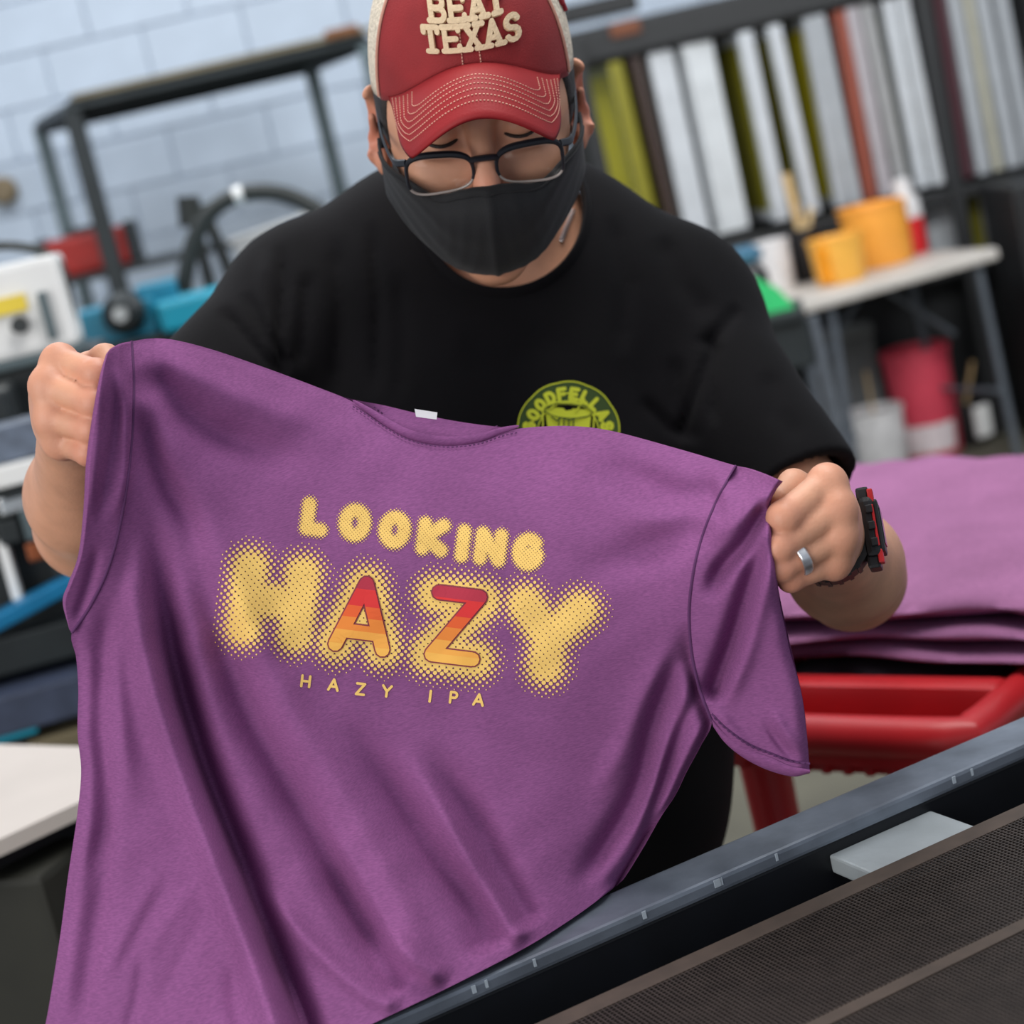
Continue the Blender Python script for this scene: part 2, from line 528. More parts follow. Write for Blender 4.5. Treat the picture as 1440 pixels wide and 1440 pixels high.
HL = dict(
 mcp=[P(84, 509, 1.272), P(67, 543, 1.262), P(73, 588, 1.262), P(86, 622, 1.270)],
 pip=[P(136, 526, 1.248), P(132, 567, 1.244), P(128, 605, 1.246), P(124, 637, 1.252)],
 dip=[P(140, 536, 1.276), P(136, 572, 1.272), P(130, 608, 1.272), P(122, 638, 1.275)],
 tip=[P(126, 540, 1.293), P(122, 575, 1.290), P(118, 608, 1.288), P(113, 636, 1.288)],
 thumb=[P(108, 560, 1.315), P(126, 520, 1.314), P(148, 506, 1.296), P(162, 522, 1.278)])
hand(ARM_L['wr'], HL['mcp'], HL['pip'], HL['dip'], HL['tip'], HL['thumb'], (.0103, .0102, .0095, .0087))
HR = dict(
 mcp=[P(1163, 680, 1.262), P(1178, 716, 1.254), P(1180, 754, 1.256), P(1172, 791, 1.264)],
 pip=[P(1103, 728, 1.243), P(1096, 770, 1.243), P(1100, 798, 1.247), P(1112, 814, 1.254)],
 dip=[P(1097, 742, 1.272), P(1098, 776, 1.270), P(1104, 800, 1.272), P(1112, 815, 1.276)],
 tip=[P(1112, 742, 1.290), P(1114, 776, 1.288), P(1118, 798, 1.289), P(1122, 812, 1.289)],
 thumb=[P(1165, 722, 1.318), P(1140, 694, 1.316), P(1116, 682, 1.300), P(1098, 700, 1.284)])
hand(ARM_R['wr'], HR['mcp'], HR['pip'], HR['dip'], HR['tip'], HR['thumb'], (.0117, .0106, .0098, .0089))

person = obj('person', sdf_mesh('person', SK, P(720, 700, 1.55) - np.array((.52, .35, .62)), P(720, 700, 1.55) + np.array((.48, .42, .55)), .0022), M_SKIN, None, True)
# knuckles and ears are a little redder than the rest of the skin
_co = np.empty(len(person.data.vertices) * 3, np.float32); person.data.vertices.foreach_get('co', _co); _co = _co.reshape(-1, 3)
_bl = np.zeros(len(_co))
for c_, r_, w_ in [(p, .012, .6) for H_ in (HL, HR) for p in H_['mcp'] + H_['pip']] + [(HP(sx * .090, .01, .0), .03, .6) for sx in (-1, 1)] + [(HP(0, -.12, -.01), .02, .5), (ARM_L['el'], .03, .4), (ARM_R['el'], .03, .4)]:
    _bl = np.maximum(_bl, w_ * np.exp(-(np.linalg.norm(_co - c_, axis=1) / r_) ** 2))
person.data.attributes.new('blush', 'FLOAT', 'POINT').data.foreach_set('value', _bl.astype(np.float32))
_nt = M_SKIN.node_tree; _b = _nt.nodes['Principled BSDF']
_at = _nt.nodes.new('ShaderNodeAttribute'); _at.attribute_name = 'blush'
_mx = _nt.nodes.new('ShaderNodeMix'); _mx.data_type = 'RGBA'; _mx.inputs[7].default_value = lin((208, 118, 100))
_nt.links.new(_at.outputs['Fac'], _mx.inputs[0]); _nt.links.new(_b.inputs['Base Color'].links[0].from_socket, _mx.inputs[6]); _nt.links.new(_mx.outputs[2], _b.inputs['Base Color'])
tag(person, 'man in a black tee, red cap and black mask holding up a purple tee', 'person')

# ---- black tee
TE = SDF()
TE.ell(P(698, 560, 1.74), (.215, .135, .235), None, .06)
TE.ell(P(720, 900, 1.72), (.205, .158, .27), None, .08)
TE.ell(P(738, 1160, 1.74), (.176, .140, .19), None, .08)
TE.cap(P(428, 433, 1.715), P(965, 446, 1.735), .068, .071, .07)
TE.cap(P(610, 356, 1.745), P(790, 348, 1.76), .048, .05, .07)
def sleeve(s, A, r0, r1, t):
    end = A['sh'] + (A['el'] - A['sh']) * t
    ax = (A['el'] - A['sh']) / np.linalg.norm(A['el'] - A['sh'])
    s.cap(A['sh'], end + ax * .02, r0, r1, .03)
    s.cyl(end, ax, .11, .14, .003)
    s.cap(end - ax * .012, end + ax * .05, r1 - .0095, r1 - .0095, .002, 's')
    return end, ax
SLE_L = sleeve(TE, ARM_L, .072, .064, .74)
SLE_R = sleeve(TE, ARM_R, .073, .062, .72)
NECK_C = (708, 296); NECK_R = 110
_nc0, _nc1 = P(NECK_C[0], NECK_C[1], 1.40), P(NECK_C[0] + 4, NECK_C[1] - 4, 1.80)
def _neckf(Q):
    u, v, d = PX(Q)
    r = (np.hypot(u - NECK_C[0], v - NECK_C[1]) - NECK_R) * d / FPX
    return np.maximum(r, d - 1.80)
TE.p.append((_neckf, P(708, 296, 1.6) - .25, P(708, 296, 1.6) + .25, .006, 's'))
# creases of the tee: traced lines, half width in px, depth in m
TEE_FOLDS = [
 ([(394, 342), (399, 400), (392, 470), (398, 560)], 7, .0045), ([(374, 352), (372, 420), (392, 520)], 12, -.004),
 ([(432, 380), (428, 450), (420, 520)], 10, .0040), ([(310, 432), (350, 478), (400, 530)], 8, .0045), ([(345, 410), (372, 470), (410, 520)], 8, .004),
 ([(470, 330), (480, 430), (474, 560)], 14, .0045), ([(522, 310), (532, 420), (528, 560)], 9, .0040), ([(560, 380), (566, 470), (560, 570)], 12, .0025),
 ([(860, 300), (880, 400), (872, 500)], 14, .003), ([(1008, 455), (1002, 490), (975, 560), (955, 620)], 7, .0045),
 ([(985, 470), (1008, 492), (1000, 540), (1005, 600)], 7, .0040), ([(950, 500), (955, 560), (972, 620)], 12, .0035),
 ([(1040, 430), (1010, 470), (980, 490)], 9, .003), ([(640, 480), (720, 500), (800, 470)], 30, .0025), ([(900, 560), (940, 600), (990, 620)], 9, .003),
 ([(930, 330), (960, 400), (1000, 450)], 16, .003), ([(1080, 520), (1090, 580), (1130, 620)], 16, .002)]
def tee_post(Q, d):
    near = np.abs(d) < .03
    if not near.any(): return d
    u, v, dd = PX(Q[near])
    x = d[near].copy()
    for pts, w, a in TEE_FOLDS:
        q, _, f = seg_dist(u, v, pts)
        x += 1.35 * a * np.exp(-(q / w) ** 2) * np.clip(np.minimum(f, 1 - f) * 6, 0, 1) * (dd < 1.8)
    x += .0016 * np.sin(u * .021 + 1.3 * np.sin(v * .013)) * np.sin(v * .017 + u * .006)
    d[near] = x
    return d
TE.post = tee_post
tee = obj('tshirt', sdf_mesh('tshirt', TE, P(720, 700, 1.62) - np.array((.50, .33, .48)), P(720, 700, 1.62) + np.array((.48, .42, .42)), .004), M_TEE, person, True)
# collar rib
_th = np.radians(np.linspace(-38, 218, 64))
_cu, _cv = NECK_C[0] + (NECK_R + 9) * np.cos(_th), NECK_C[1] + (NECK_R + 9) * np.sin(_th)
_cd = TE.hit(_cu, _cv, 1.45, 1.80)
MB().tube(list(P(_cu, _cv, _cd + .0005)), .0085, n=10, flat=.32, ref=-FWD @ np.eye(3)).build('collar', M_TEE, tee, True)

# chest print: lettering on an arc over a paint bucket
M_LIME = mat('lime_ink', (200, 208, 44), rough=0.7, var=0.06)
M_GREEN = mat('dark_green_ink', (52, 74, 24), rough=0.8, var=0.1)
LC = np.array((799.0, 609.0))
def logo_layer(name, polys, m, off):
    V = []; F = []
    for q in polys:
        n = len(V); V += [tuple(p) for p in q]; F.append(tuple(range(n, n + len(q))))
    A = np.array(V); d = TE.hit(A[:, 0], A[:, 1], 1.42, 1.75)
    lift = np.concatenate([np.full(len(q), (i % 40) * 6e-6) for i, q in enumerate(polys)])
    return P(A[:, 0], A[:, 1], d - off - lift), F
def arc_word(word, r0, r1, a0, a1, wd):
    out = []
    for i, ch in enumerate(word):
        ang = math.radians(a0 + (a1 - a0) * (i + .5) / len(word))
        c = LC + np.array((math.cos(ang), -math.sin(ang))) * r0
        up = np.array((math.cos(ang), -math.sin(ang))); rt = np.array((-up[1], up[0]))
        w = wd if ch != 'I' else 2
        out.append([[tuple(c + rt * ((x - .5) * w) + up * (y * (r1 - r0))) for x, y in pl] for pl in GLYPH[ch]])
    return out
_words = arc_word('GOODFELLAS', 48.5, 62.5, 179, 1, 9.5)
_lines = [pl for g in _words for pl in g]
_ring = [[tuple(LC + np.array((math.cos(t), -math.sin(t))) * r) for t in np.radians(np.linspace(-4, 184, 60))] for r in (71.5 + .8, 43.0)]
_ring[0] = [tuple(LC + np.array((math.cos(t), -math.sin(t))) * (71.6 + 1.1 * abs(math.sin(t * 5.3)))) for t in np.radians(np.linspace(-4, 184, 80))]
_back = [[tuple(LC + np.array((math.cos(t), -math.sin(t))) * r) for t, r in ((t0, 43), (t1, 43), (t1, 72), (t0, 72))] for t0, t1 in zip(np.radians(np.linspace(-4, 184, 60))[:-1], np.radians(np.linspace(-4, 184, 60))[1:])]
_bucket = [[(766, 572), (832, 576), (826, 632), (774, 630)]]
_rim = [[(799 + 33 * math.cos(t), 578 + 10 * math.sin(t) + 2 * math.cos(t)) for t in np.linspace(0, 2 * math.pi, 28)]]
_can_lines = [[(764, 625), (763, 572), (776, 566), (800, 564), (824, 568), (836, 578), (833, 625)], [(786, 560), (786, 553), (806, 553), (806, 560)],
              _rim[0], [(810, 578), (822, 562), (818, 556)], [(740, 600), (752, 590), (762, 584)], [(842, 586), (850, 596), (858, 612)]]
_drip = [[(786, 588), (786, 610)], [(793, 588), (793, 604)], [(800, 588), (800, 612)], [(807, 588), (806, 603)], [(776, 586), (783, 592), (790, 587), (800, 591), (812, 588), (824, 586)]]
V1, F1 = logo_layer('a', _back, M_GREEN, .0010)
MBx = MB().add(V1, F1); MBx.build('print_backing', M_GREEN, tee)
MBx = MB()
for polys, off in ((stroke_quads(_lines, 5.8, 4), .0016), (stroke_quads(_ring, 1.8, 5), .0016), (_bucket, .0012), (stroke_quads(_can_lines, 2.2, 5), .0018)):
    V1, F1 = logo_layer('b', polys, M_LIME, off); MBx.add(V1, F1)
MBx.build('chest_print', M_LIME, tee)
MBx = MB()
V1, F1 = logo_layer('c', stroke_quads(_drip, 1.8, 4) + stroke_quads([_rim[0]], 1.2, 4), M_GREEN, .0022); MBx.add(V1, F1)
MBx.build('print_detail', M_GREEN, tee)

# ---- hair, eyebrows and lashes
HA = SDF()
hell(HA, (0, .016, .052), (.0825, .102, .089), .01)
for sx in (-1, 1): hell(HA, (sx * .047, -.022, .030), (.0345, .052, .056), .02)
HA.plane(HP(0, 0, .064), hz); HA.plane(HP(0, -.050, 0), -hy)
hell(HA, (0, -.02, -.09), (.2, .10, .085), .01, 's')
obj('hair', sdf_mesh('hair', HA, H0 - .15, H0 + .15, .003), M_HAIR, person, True)
for sx in (-1, 1):
    MB().tube([HP(sx * .014, -.1000, .050), HP(sx * .030, -.0975, .055), HP(sx * .046, -.0870, .055), HP(sx * .056, -.076, .050)], [.002, .004, .0035, .0015], n=8, flat=.7).build('eyebrow', M_HAIR, person, True)
    MB().tube([HP(sx * (.032 + .0145 * t), -.079 - .0150 * math.sqrt(max(0, 1 - t * t)) * .93 - .0006, .0280 - .0025 * (1 - t * t)) for t in np.linspace(-.92, .92, 11)], .0015, n=6).build('eyelashes', M_HAIR, person, True)

# ---- trousers and shoes
TR = SDF()
hipc = P(742, 1240, 1.75)
TR.ell(hipc, (.168, .128, .15), None, .05)
for sx, fy in ((-1, .02), (1, -.03)):
    hp = hipc + np.array((sx * .085, 0, -.05)); kn = np.array((hp[0] + sx * .02, hp[1] + fy, .50)); an = np.array((hp[0] + sx * .03, hp[1] + fy + .02, .09))
    TR.cap(hp, kn, .095, .07, .05); TR.cap(kn, an, .07, .058, .03)
    SH = SDF(); SH.cap(an + (0, .02, -.035), an + (0, -.13, -.045), .045, .04, .03); SH.ell(an + (0, 0, .0), (.05, .06, .06), None, .03)
    SH.plane((0, 0, .002), (0, 0, -1))
    obj('shoe', sdf_mesh('shoe', SH, an - .3, an + .3, .006), M_SHOE, person, True)
TR.plane((0, 0, .03), (0, 0, -1))
obj('trousers', sdf_mesh('trousers', TR, (hipc[0] - .35, hipc[1] - .3, -.02), (hipc[0] + .35, hipc[1] + .3, hipc[2] + .2), .008), M_TROUSER, person, True)

# ================================================================ CAP, MASK, GLASSES, WATCH, RING
M_RED = mat('brick_red_twill', (146, 32, 36), rough=0.75, var=0.14, scale=25, bump=0.3, bscale=900, sheen=0.05)
M_BRIM = mat('coated_red_brim', (150, 34, 38), rough=0.62, spec=.3, var=0.10, scale=12, bump=0.12, bscale=500)
M_NET = mat('cream_net', (226, 214, 194), rough=0.9, var=0.2, scale=330, bump=1.0, bscale=330)
M_THREAD = mat('pale_thread', (214, 160, 140), rough=0.8)
M_FELT = mat('cream_felt', (226, 200, 164), rough=0.95, var=0.08, scale=200, bump=0.4, bscale=600)
M_DKRED = mat('under_brim', (70, 22, 24), rough=0.8)
cap = thing('baseball_cap', 'red trucker cap with cream lettering and mesh sides on the man’s head', 'cap', tuple(HP(0, 0, .1)))
ZB, RX, RY, RZ = .044, .0860, .1075, .122
def dome(th, ph, off=0.0):
    """th: azimuth from the front (to the viewer's right), ph: 0 at the rim to pi/2 at the button"""
    th = np.asarray(th, float); ph = np.asarray(ph, float)
    e = .88
    c = np.cos(ph) ** e; s_ = np.sin(ph) ** e
    bulge = 1 + .035 * np.exp(-(th / .75) ** 2) * np.sin(2 * ph)
    x = (RX + off) * c * np.sin(th) * bulge; y = -(RY + off) * c * np.cos(th) * bulge + .002
    z = ZB + (RZ + off) * s_
    return x, y, z
def rim_ph(th):
    """the lower edge rises over the brim"""
    return np.clip(.34 * np.exp(-(np.abs(th) / .72) ** 2.2) + .02, .0, 1)
def dome_patch(name, t0, t1, m, off, n=40, k=26):
    T = np.linspace(t0, t1, n); V = []; 
    for layer in (off, off - .0022):
        for t in T:
            pr = rim_ph(t)
            for j in range(k):
                ph = pr + (math.pi / 2 - pr) * j / (k - 1)
                V.append(HP(*dome(t, min(ph, math.pi / 2 - 1e-4), layer)))
    F = []
    N = n * k
    for i in range(n - 1):
        for j in range(k - 1):
            a = i * k + j
            F.append((a, a + k, a + k + 1, a + 1)); F.append((N + a, N + a + 1, N + a + k + 1, N + a + k))
        F.append((i * k, N + i * k, N + (i + 1) * k, (i + 1) * k))
    for j in range(k - 1):
        F.append((j, j + 1, N + j + 1, N + j)); b = (n - 1) * k + j; F.append((b, N + b, N + b + 1, b + 1))
    me = py_mesh(name, V, F)
    return at_root(obj(name, me, m, None, True), cap)
SEAM = 1.10
front = dome_patch('front_panel', -SEAM, SEAM, M_RED, .0012)
for s0, s1 in ((SEAM, 1.95), (1.95, 2.75), (-1.95, -SEAM), (-2.75, -1.95)):
    dome_patch('mesh_panel', s0, s1, M_NET, 0.0, n=20)
dome_patch('mesh_panel', 2.75, 2 * math.pi - 2.75, M_NET, 0.0, n=14)
for t in (-SEAM, SEAM):
    q = [HP(*dome(t, p, .0022)) for p in np.linspace(rim_ph(t) + .02, 1.5, 30)]
    at_root(MB().tube(q, .0012, n=6).build('piping', M_THREAD, None, True), cap)
b = MB()
for x0 in (-.0085, .0085):
    for i in range(14):
        pr = rim_ph(x0 / .1); a = pr + .02 + i * .022
        b.tube([HP(*dome(x0 / .1, a, .0018)), HP(*dome(x0 / .1, a + .015, .0018))], .0006, n=5)
tag(at_root(b.build('front_stitching', M_THREAD), cap), kind='stuff')
at_root(MB().lathe([(.001, 0), (.008, 0), (.008, .003), (.004, .006), (.001, .0065)], n=16, M=Matrix([list(hx) , list(hy), list(hz)]).transposed()).build('button', M_RED), cap).location = Vector(HP(0, .002, ZB + RZ - .001)) 
# brim
def brim_pt(s, t, lift=0.0):
    ph = math.copysign(abs(s) ** 1.6, s) * math.pi / 2
    th = s * .98
    bx, by, bz = dome(th, rim_ph(th) + .015, .001)
    ex = .0665 * math.copysign(abs(math.sin(ph)) ** .62, ph) if s else 0.0
    ey = -.060 - .116 * max(0.0, math.cos(ph)) ** .62
    ez = .0835 - .038 * min(1.0, (ex / .056) ** 2)
    w = min(1, max(0, (-ey - .060) / .04)); ez = ez * w + (bz - .004) * (1 - w)
    x = bx + (ex - bx) * t; y = by + (ey - by) * t; z = bz + (ez - bz) * t + .010 * math.sin(math.pi * t) * (1 - .6 * abs(s)) + lift
    return x, y, z
n, k = 61, 18
V = []; F = []
for lift in (.0016, -.0016):
    for i in range(n):
        for j in range(k): V.append(HP(*brim_pt(-1 + 2 * i / (n - 1), j / (k - 1), lift)))
N = n * k
for i in range(n - 1):
    for j in range(k - 1):
        a = i * k + j
        F.append((a, a + k, a + k + 1, a + 1)); F.append((N + a, N + a + 1, N + a + k + 1, N + a + k))
    e = i * k + k - 1; F.append((e, e + k, N + e + k, N + e))
    e = i * k; F.append((e, N + e, N + e + k, e + k))
brim = at_root(obj('brim', py_mesh('brim', V, F), M_BRIM, None, True), cap)
b = MB()
for row in range(6):
    t1 = .84 - .075 * row; sm = .90 - .055 * row
    path = [(-sm, .12)] + [(-sm, t) for t in np.linspace(.2, t1 - .08, 5)] + [(-sm + .03, t1 - .03)] + [(s_, t1) for s_ in np.linspace(-sm + .09, sm - .09, 40)] + [(sm - .03, t1 - .03)] + [(sm, t) for t in np.linspace(t1 - .08, .2, 5)] + [(sm, .12)]
    q = np.array([HP(*brim_pt(a, t, .0019)) for a, t in polyline(path, 900)])
    L = np.concatenate([[0], np.cumsum(np.linalg.norm(np.diff(q, axis=0), axis=1))])
    q = np.stack([np.interp(np.arange(0, L[-1], .0014), L, q[:, c]) for c in range(3)], 1)
    for i in range(0, len(q) - 2, 2):
        b.tube([q[i], q[i + 1]], .00050, n=4)
tag(at_root(b.build('brim_stitching', M_THREAD), cap), kind='stuff')
# raised felt lettering
def slab(word, x0, x1, z0, z1, arch):
    n = len(word); cw = (x1 - x0) / n
    for i, ch in enumerate(word):
        W, Hh = cw * .66, z1 - z0
        cx = x0 + cw * (i + .5)
        L = [[(cx + (x - .5) * W, z0 + y * Hh) for x, y in pl] for pl in GLYPH[ch]]
        s_ = .30 * W
        feet = {'T': [(.5, 0)], 'A': [(0, 0), (1, 0)], 'X': [(0, 0), (1, 0), (0, 1), (1, 1)], 'B': [], 'E': [], 'S': []}[ch]
        for fx, fy in feet:
            L.append([(cx + (fx - .5) * W - s_, z0 + fy * Hh), (cx + (fx - .5) * W + s_, z0 + fy * Hh)])
        if ch == 'T': L += [[(cx - W / 2, z1), (cx - W / 2, z1 - .2 * Hh)], [(cx + W / 2, z1), (cx + W / 2, z1 - .2 * Hh)]]
        if ch == 'E': L += [[(cx + W / 2, z1), (cx + W / 2, z1 - .16 * Hh)], [(cx + W / 2, z0), (cx + W / 2, z0 + .18 * Hh)], [(cx - W * .68, z0), (cx, z0)], [(cx - W * .68, z1), (cx, z1)]]
        if ch == 'B': L += [[(cx - W * .68, z0), (cx, z0)], [(cx - W * .68, z1), (cx, z1)]]
        th = .0037
        b = MB()
        for iq, q in enumerate(stroke_quads(L, th, .004)):
            V = []
            for off in (.0005, .0042):
                for p in q:
                    zz = p[1] + arch * (1 - (p[0] / .045) ** 2) - .0
                    ph0 = math.asin(min(.999, max(0.0, (zz - ZB) / RZ)) ** (1 / .88))
                    t_ = math.asin(max(-.98, min(.98, p[0] / (RX * math.cos(ph0) ** .88 * 1.02))))
                    V.append(HP(*dome(t_, ph0, .0012 + off + iq * 6e-6)))
            m = len(q)
            b.add(V, [tuple(range(m, 2 * m))] + [(a, (a + 1) % m, m + (a + 1) % m, m + a) for a in range(m)])
        at_root(b.build('felt_letter', M_FELT), cap)
slab('TEXAS', -.0350, .0410, .1040, .1195, .0012)
slab('BEAT', -.0275, .0305, .1245, .1390, .0)
M_CRIM = mat('crimson_thread', (150, 30, 44), rough=0.8)
b = MB()
for q in ([(0, 0), (1, 0), (1, 1), (0, 1), (0, 0)], [(.5, -.5), (.5, 1.5)]):
    b.tube([HP(*dome(1.42 + .10 * x, .42 + .14 * y, .0012)) for x, y in polyline(q, 20)], .0022, n=6)
at_root(b.build('side_emblem', M_CRIM), cap)

# mask
M_MASK = mat('black_mask_cotton', (13, 14, 18), rough=0.8, var=0.2, scale=20, bump=0.25, bscale=800, sheen=0.08)
mask = thing('face_mask', 'black cloth mask over the man’s nose and chin', 'mask', tuple(HP(0, -.1, -.05)))
ctr = polyline([(-.1270, .002), (-.140, -.013), (-.140, -.034), (-.131, -.056), (-.119, -.078), (-.098, -.094), (-.072, -.100)], 26)
def mask_pt(s, t, off=0.0):
    """s across the face -1..1, t from the nose to the chin"""
    i = t * 25; i0 = min(24, int(i)); cy, cz = ctr[i0] + (ctr[i0 + 1] - ctr[i0]) * (i - i0)
    a = abs(s)
    ex = .0860; ey = -.014; ez = .004 - .052 * t
    ang = a * math.pi / 2
    x = ex * math.sin(ang) ** 1.0 * (1 - .16 * math.sin(math.pi * min(1, t * 1.1)) * math.sin(math.pi * a)) 
    if t > .5: x *= 1 - .16 * (t - .5) * 2 * math.sin(math.pi * a)
    f = .84 * math.cos(ang) ** .70 + .16 * (1 - a)
    y = ey + (cy - ey) * f
    w = math.cos(ang) ** 1.15
    z = ez + (cz - ez) * w
    z -= .009 * math.exp(-((a - .33) / .16) ** 2) * (1 - t) ** 2          # dips beside the nose
    y -= .003 * math.exp(-(a / .025) ** 2) * (t > .02)                     # centre seam
    fold = .0006 * math.sin(22 * t + 9 * a) * a * (1 - a) * 3 + .0004 * math.sin(60 * a - 12 * t) * math.exp(-((a - .2) / .2) ** 2)
    q = HP(x * math.copysign(1, s), y, z)
    nrm = HM @ np.array((math.sin(ang) * math.copysign(1, s), -math.cos(ang), -.3 * t)); nrm /= np.linalg.norm(nrm)
    return q + nrm * (off + fold)
n, k = 81, 40
V = []; F = []
for off in (.0012, -.0010):
    for i in range(n):
        for j in range(k): V.append(mask_pt(-1 + 2 * i / (n - 1), j / (k - 1), off))
N = n * k
for i in range(n - 1):
    for j in range(k - 1):
        a = i * k + j
        F.append((a, a + 1, a + k + 1, a + k)); F.append((N + a, N + a + k, N + a + k + 1, N + a + 1))
    for e in (i * k, i * k + k - 1): F.append((e, e + k, N + e + k, N + e))
at_root(obj('mask_cloth', py_mesh('mask_cloth', V, F), M_MASK, None, True), mask)
q = [mask_pt(s_, .045, .0016) for s_ in np.linspace(-.93, .93, 90)]
at_root(MB().tube(q, .0010, n=6).build('top_hem', M_MASK, None, True), mask)
for sx in (-1, 1):
    lp = [HP(sx * .0835, -.013, -.006), HP(sx * .0840, .010, .018), HP(sx * .084, .026, .020), HP(sx * .081, .030, .0), HP(sx * .080, .018, -.028), HP(sx * .0825, -.010, -.042)]
    at_root(MB().tube(list(polyline(lp, 30)), .0018, n=8).build('ear_loop', M_MASK, None, True), mask)

# eyeglasses
M_FRAME = mat('dark_acetate', (26, 29, 36), rough=0.38, var=0.2, spec=0.45)
M_CLEAR = mat('clear_acetate', (150, 140, 134), rough=0.2, var=0.1)
M_HINGE = mat('steel_hinge', (210, 210, 214), rough=0.25, metal=1.0)
def glass_mat(name, tint):
    m = bpy.data.materials.new(name); m.use_nodes = True
    nt = m.node_tree; nt.nodes.remove(nt.nodes['Principled BSDF']); out = nt.nodes['Material Output']
    t = nt.nodes.new('ShaderNodeBsdfTransparent'); t.inputs[0].default_value = tint
    g = nt.nodes.new('ShaderNodeBsdfGlossy'); g.inputs['Roughness'].default_value = .04
    lw = nt.nodes.new('ShaderNodeLayerWeight'); lw.inputs[0].default_value = .12
    mx = nt.nodes.new('ShaderNodeMixShader')
    ad = nt.nodes.new('ShaderNodeMath'); ad.operation = 'MULTIPLY_ADD'; ad.inputs[1].default_value = .45; ad.inputs[2].default_value = .01
    nt.links.new(lw.outputs['Fresnel'], ad.inputs[0]); nt.links.new(ad.outputs[0], mx.inputs[0])
    nt.links.new(t.outputs[0], mx.inputs[1]); nt.links.new(g.outputs[0], mx.inputs[2]); nt.links.new(mx.outputs[0], out.inputs[0])
    return m
M_LENS = glass_mat('lens_glass', (.99, .99, .99, 1))
glasses = thing('eyeglasses', 'dark rimmed rectangular eyeglasses low on the man’s nose', 'glasses', tuple(HP(0, -.12, .014)))
GZ, GY = .0125, -.1165
def lens_pt(sx, a, r=1.0):
    c, s_ = math.cos(a), math.sin(a)
    e = .62
    x = .0268 * r * math.copysign(abs(c) ** e, c); z = .0172 * r * math.copysign(abs(s_) ** e, s_)
    z -= .002 * (x * sx) / .026 * (1 if s_ < 0 else -.6)
    X = sx * .0362 + x
    return HP(X, GY + .10 * max(0, abs(X) - .012) ** 1.2 - .12 * (z) * .5, GZ + z)
for sx in (-1, 1):
    A = np.linspace(0, 2 * math.pi, 61)[:-1]
    lens = [lens_pt(sx, a) for a in A]; cc = sum(lens) / 60 - hy * .001
    top = [lens_pt(sx, a) for a in np.linspace(math.radians(-22), math.radians(202), 44)]
    bot = [lens_pt(sx, a) for a in np.linspace(math.radians(200), math.radians(340), 30)]
    wdt = [.0014 + .0014 * max(0, math.sin(a)) for a in np.linspace(math.radians(-22), math.radians(202), 44)]
    at_root(MB().tube(top, wdt, n=8).build('upper_rim', M_FRAME, None, True), glasses)
    at_root(MB().tube(bot, .0011, n=8).build('lower_rim', M_CLEAR, None, True), glasses)
    V = lens + [p + hy * .0014 for p in lens] + [cc, cc + hy * .0014]
    F = [(i, (i + 1) % 60, 120) for i in range(60)] + [(60 + (i + 1) % 60, 60 + i, 121) for i in range(60)] + [(i, 60 + i, 60 + (i + 1) % 60, (i + 1) % 60) for i in range(60)]
    at_root(obj('lens', py_mesh('lens', V, F), M_LENS, None, True), glasses)
    e0 = lens_pt(sx, math.radians(28) if sx > 0 else math.radians(152), 1.05)
    q = [e0, HP(sx * .0725, -.098, .0205), HP(sx * .0800, -.060, .024), HP(sx * .0835, -.012, .030), HP(sx * .083, .012, .030), HP(sx * .081, .030, .008)]
    at_root(MB().tube(list(polyline(q, 36)), [.0030] * 5 + [.0021] * 31, n=8, flat=.6).build('temple_arm', M_FRAME, None, True), glasses)
    at_root(MB().box(Vector(HP(sx * .0655, -.1085, .0215)), (.0052, .0018, .0018), Matrix(HM.tolist())).build('hinge_pin', M_HINGE), glasses)
q = [lens_pt(-1, math.radians(24), 1.0), HP(-.006, GY - .003, GZ + .0105), HP(.006, GY - .003, GZ + .0105), lens_pt(1, math.radians(156), 1.0)]
at_root(MB().tube(list(polyline(q, 16)), .0026, n=8).build('bridge', M_FRAME, None, True), glasses)

# neck chain glint
M_SILVER = mat('silver', (225, 225, 228), rough=0.38, metal=1.0, var=0.05)
_u = np.linspace(806, 790, 20); _v = np.linspace(296, 336, 20)
ch = MB()
_d = SK.hit(_u, _v, 1.4, 1.8)
for i in range(20):
    p = P(_u[i], _v[i], _d[i] - .0022)
    ch.tube([p + .0017 * (math.cos(a) * RGT + math.sin(a) * (UPV if i % 2 else FWD)) for a in np.linspace(0, 2 * math.pi, 9)[:-1]], .0007, n=5, closed=True)
chain = ch.build('neck_chain', M_SILVER)
tag(chain, 'thin silver chain at the side of the man’s neck', 'necklace')

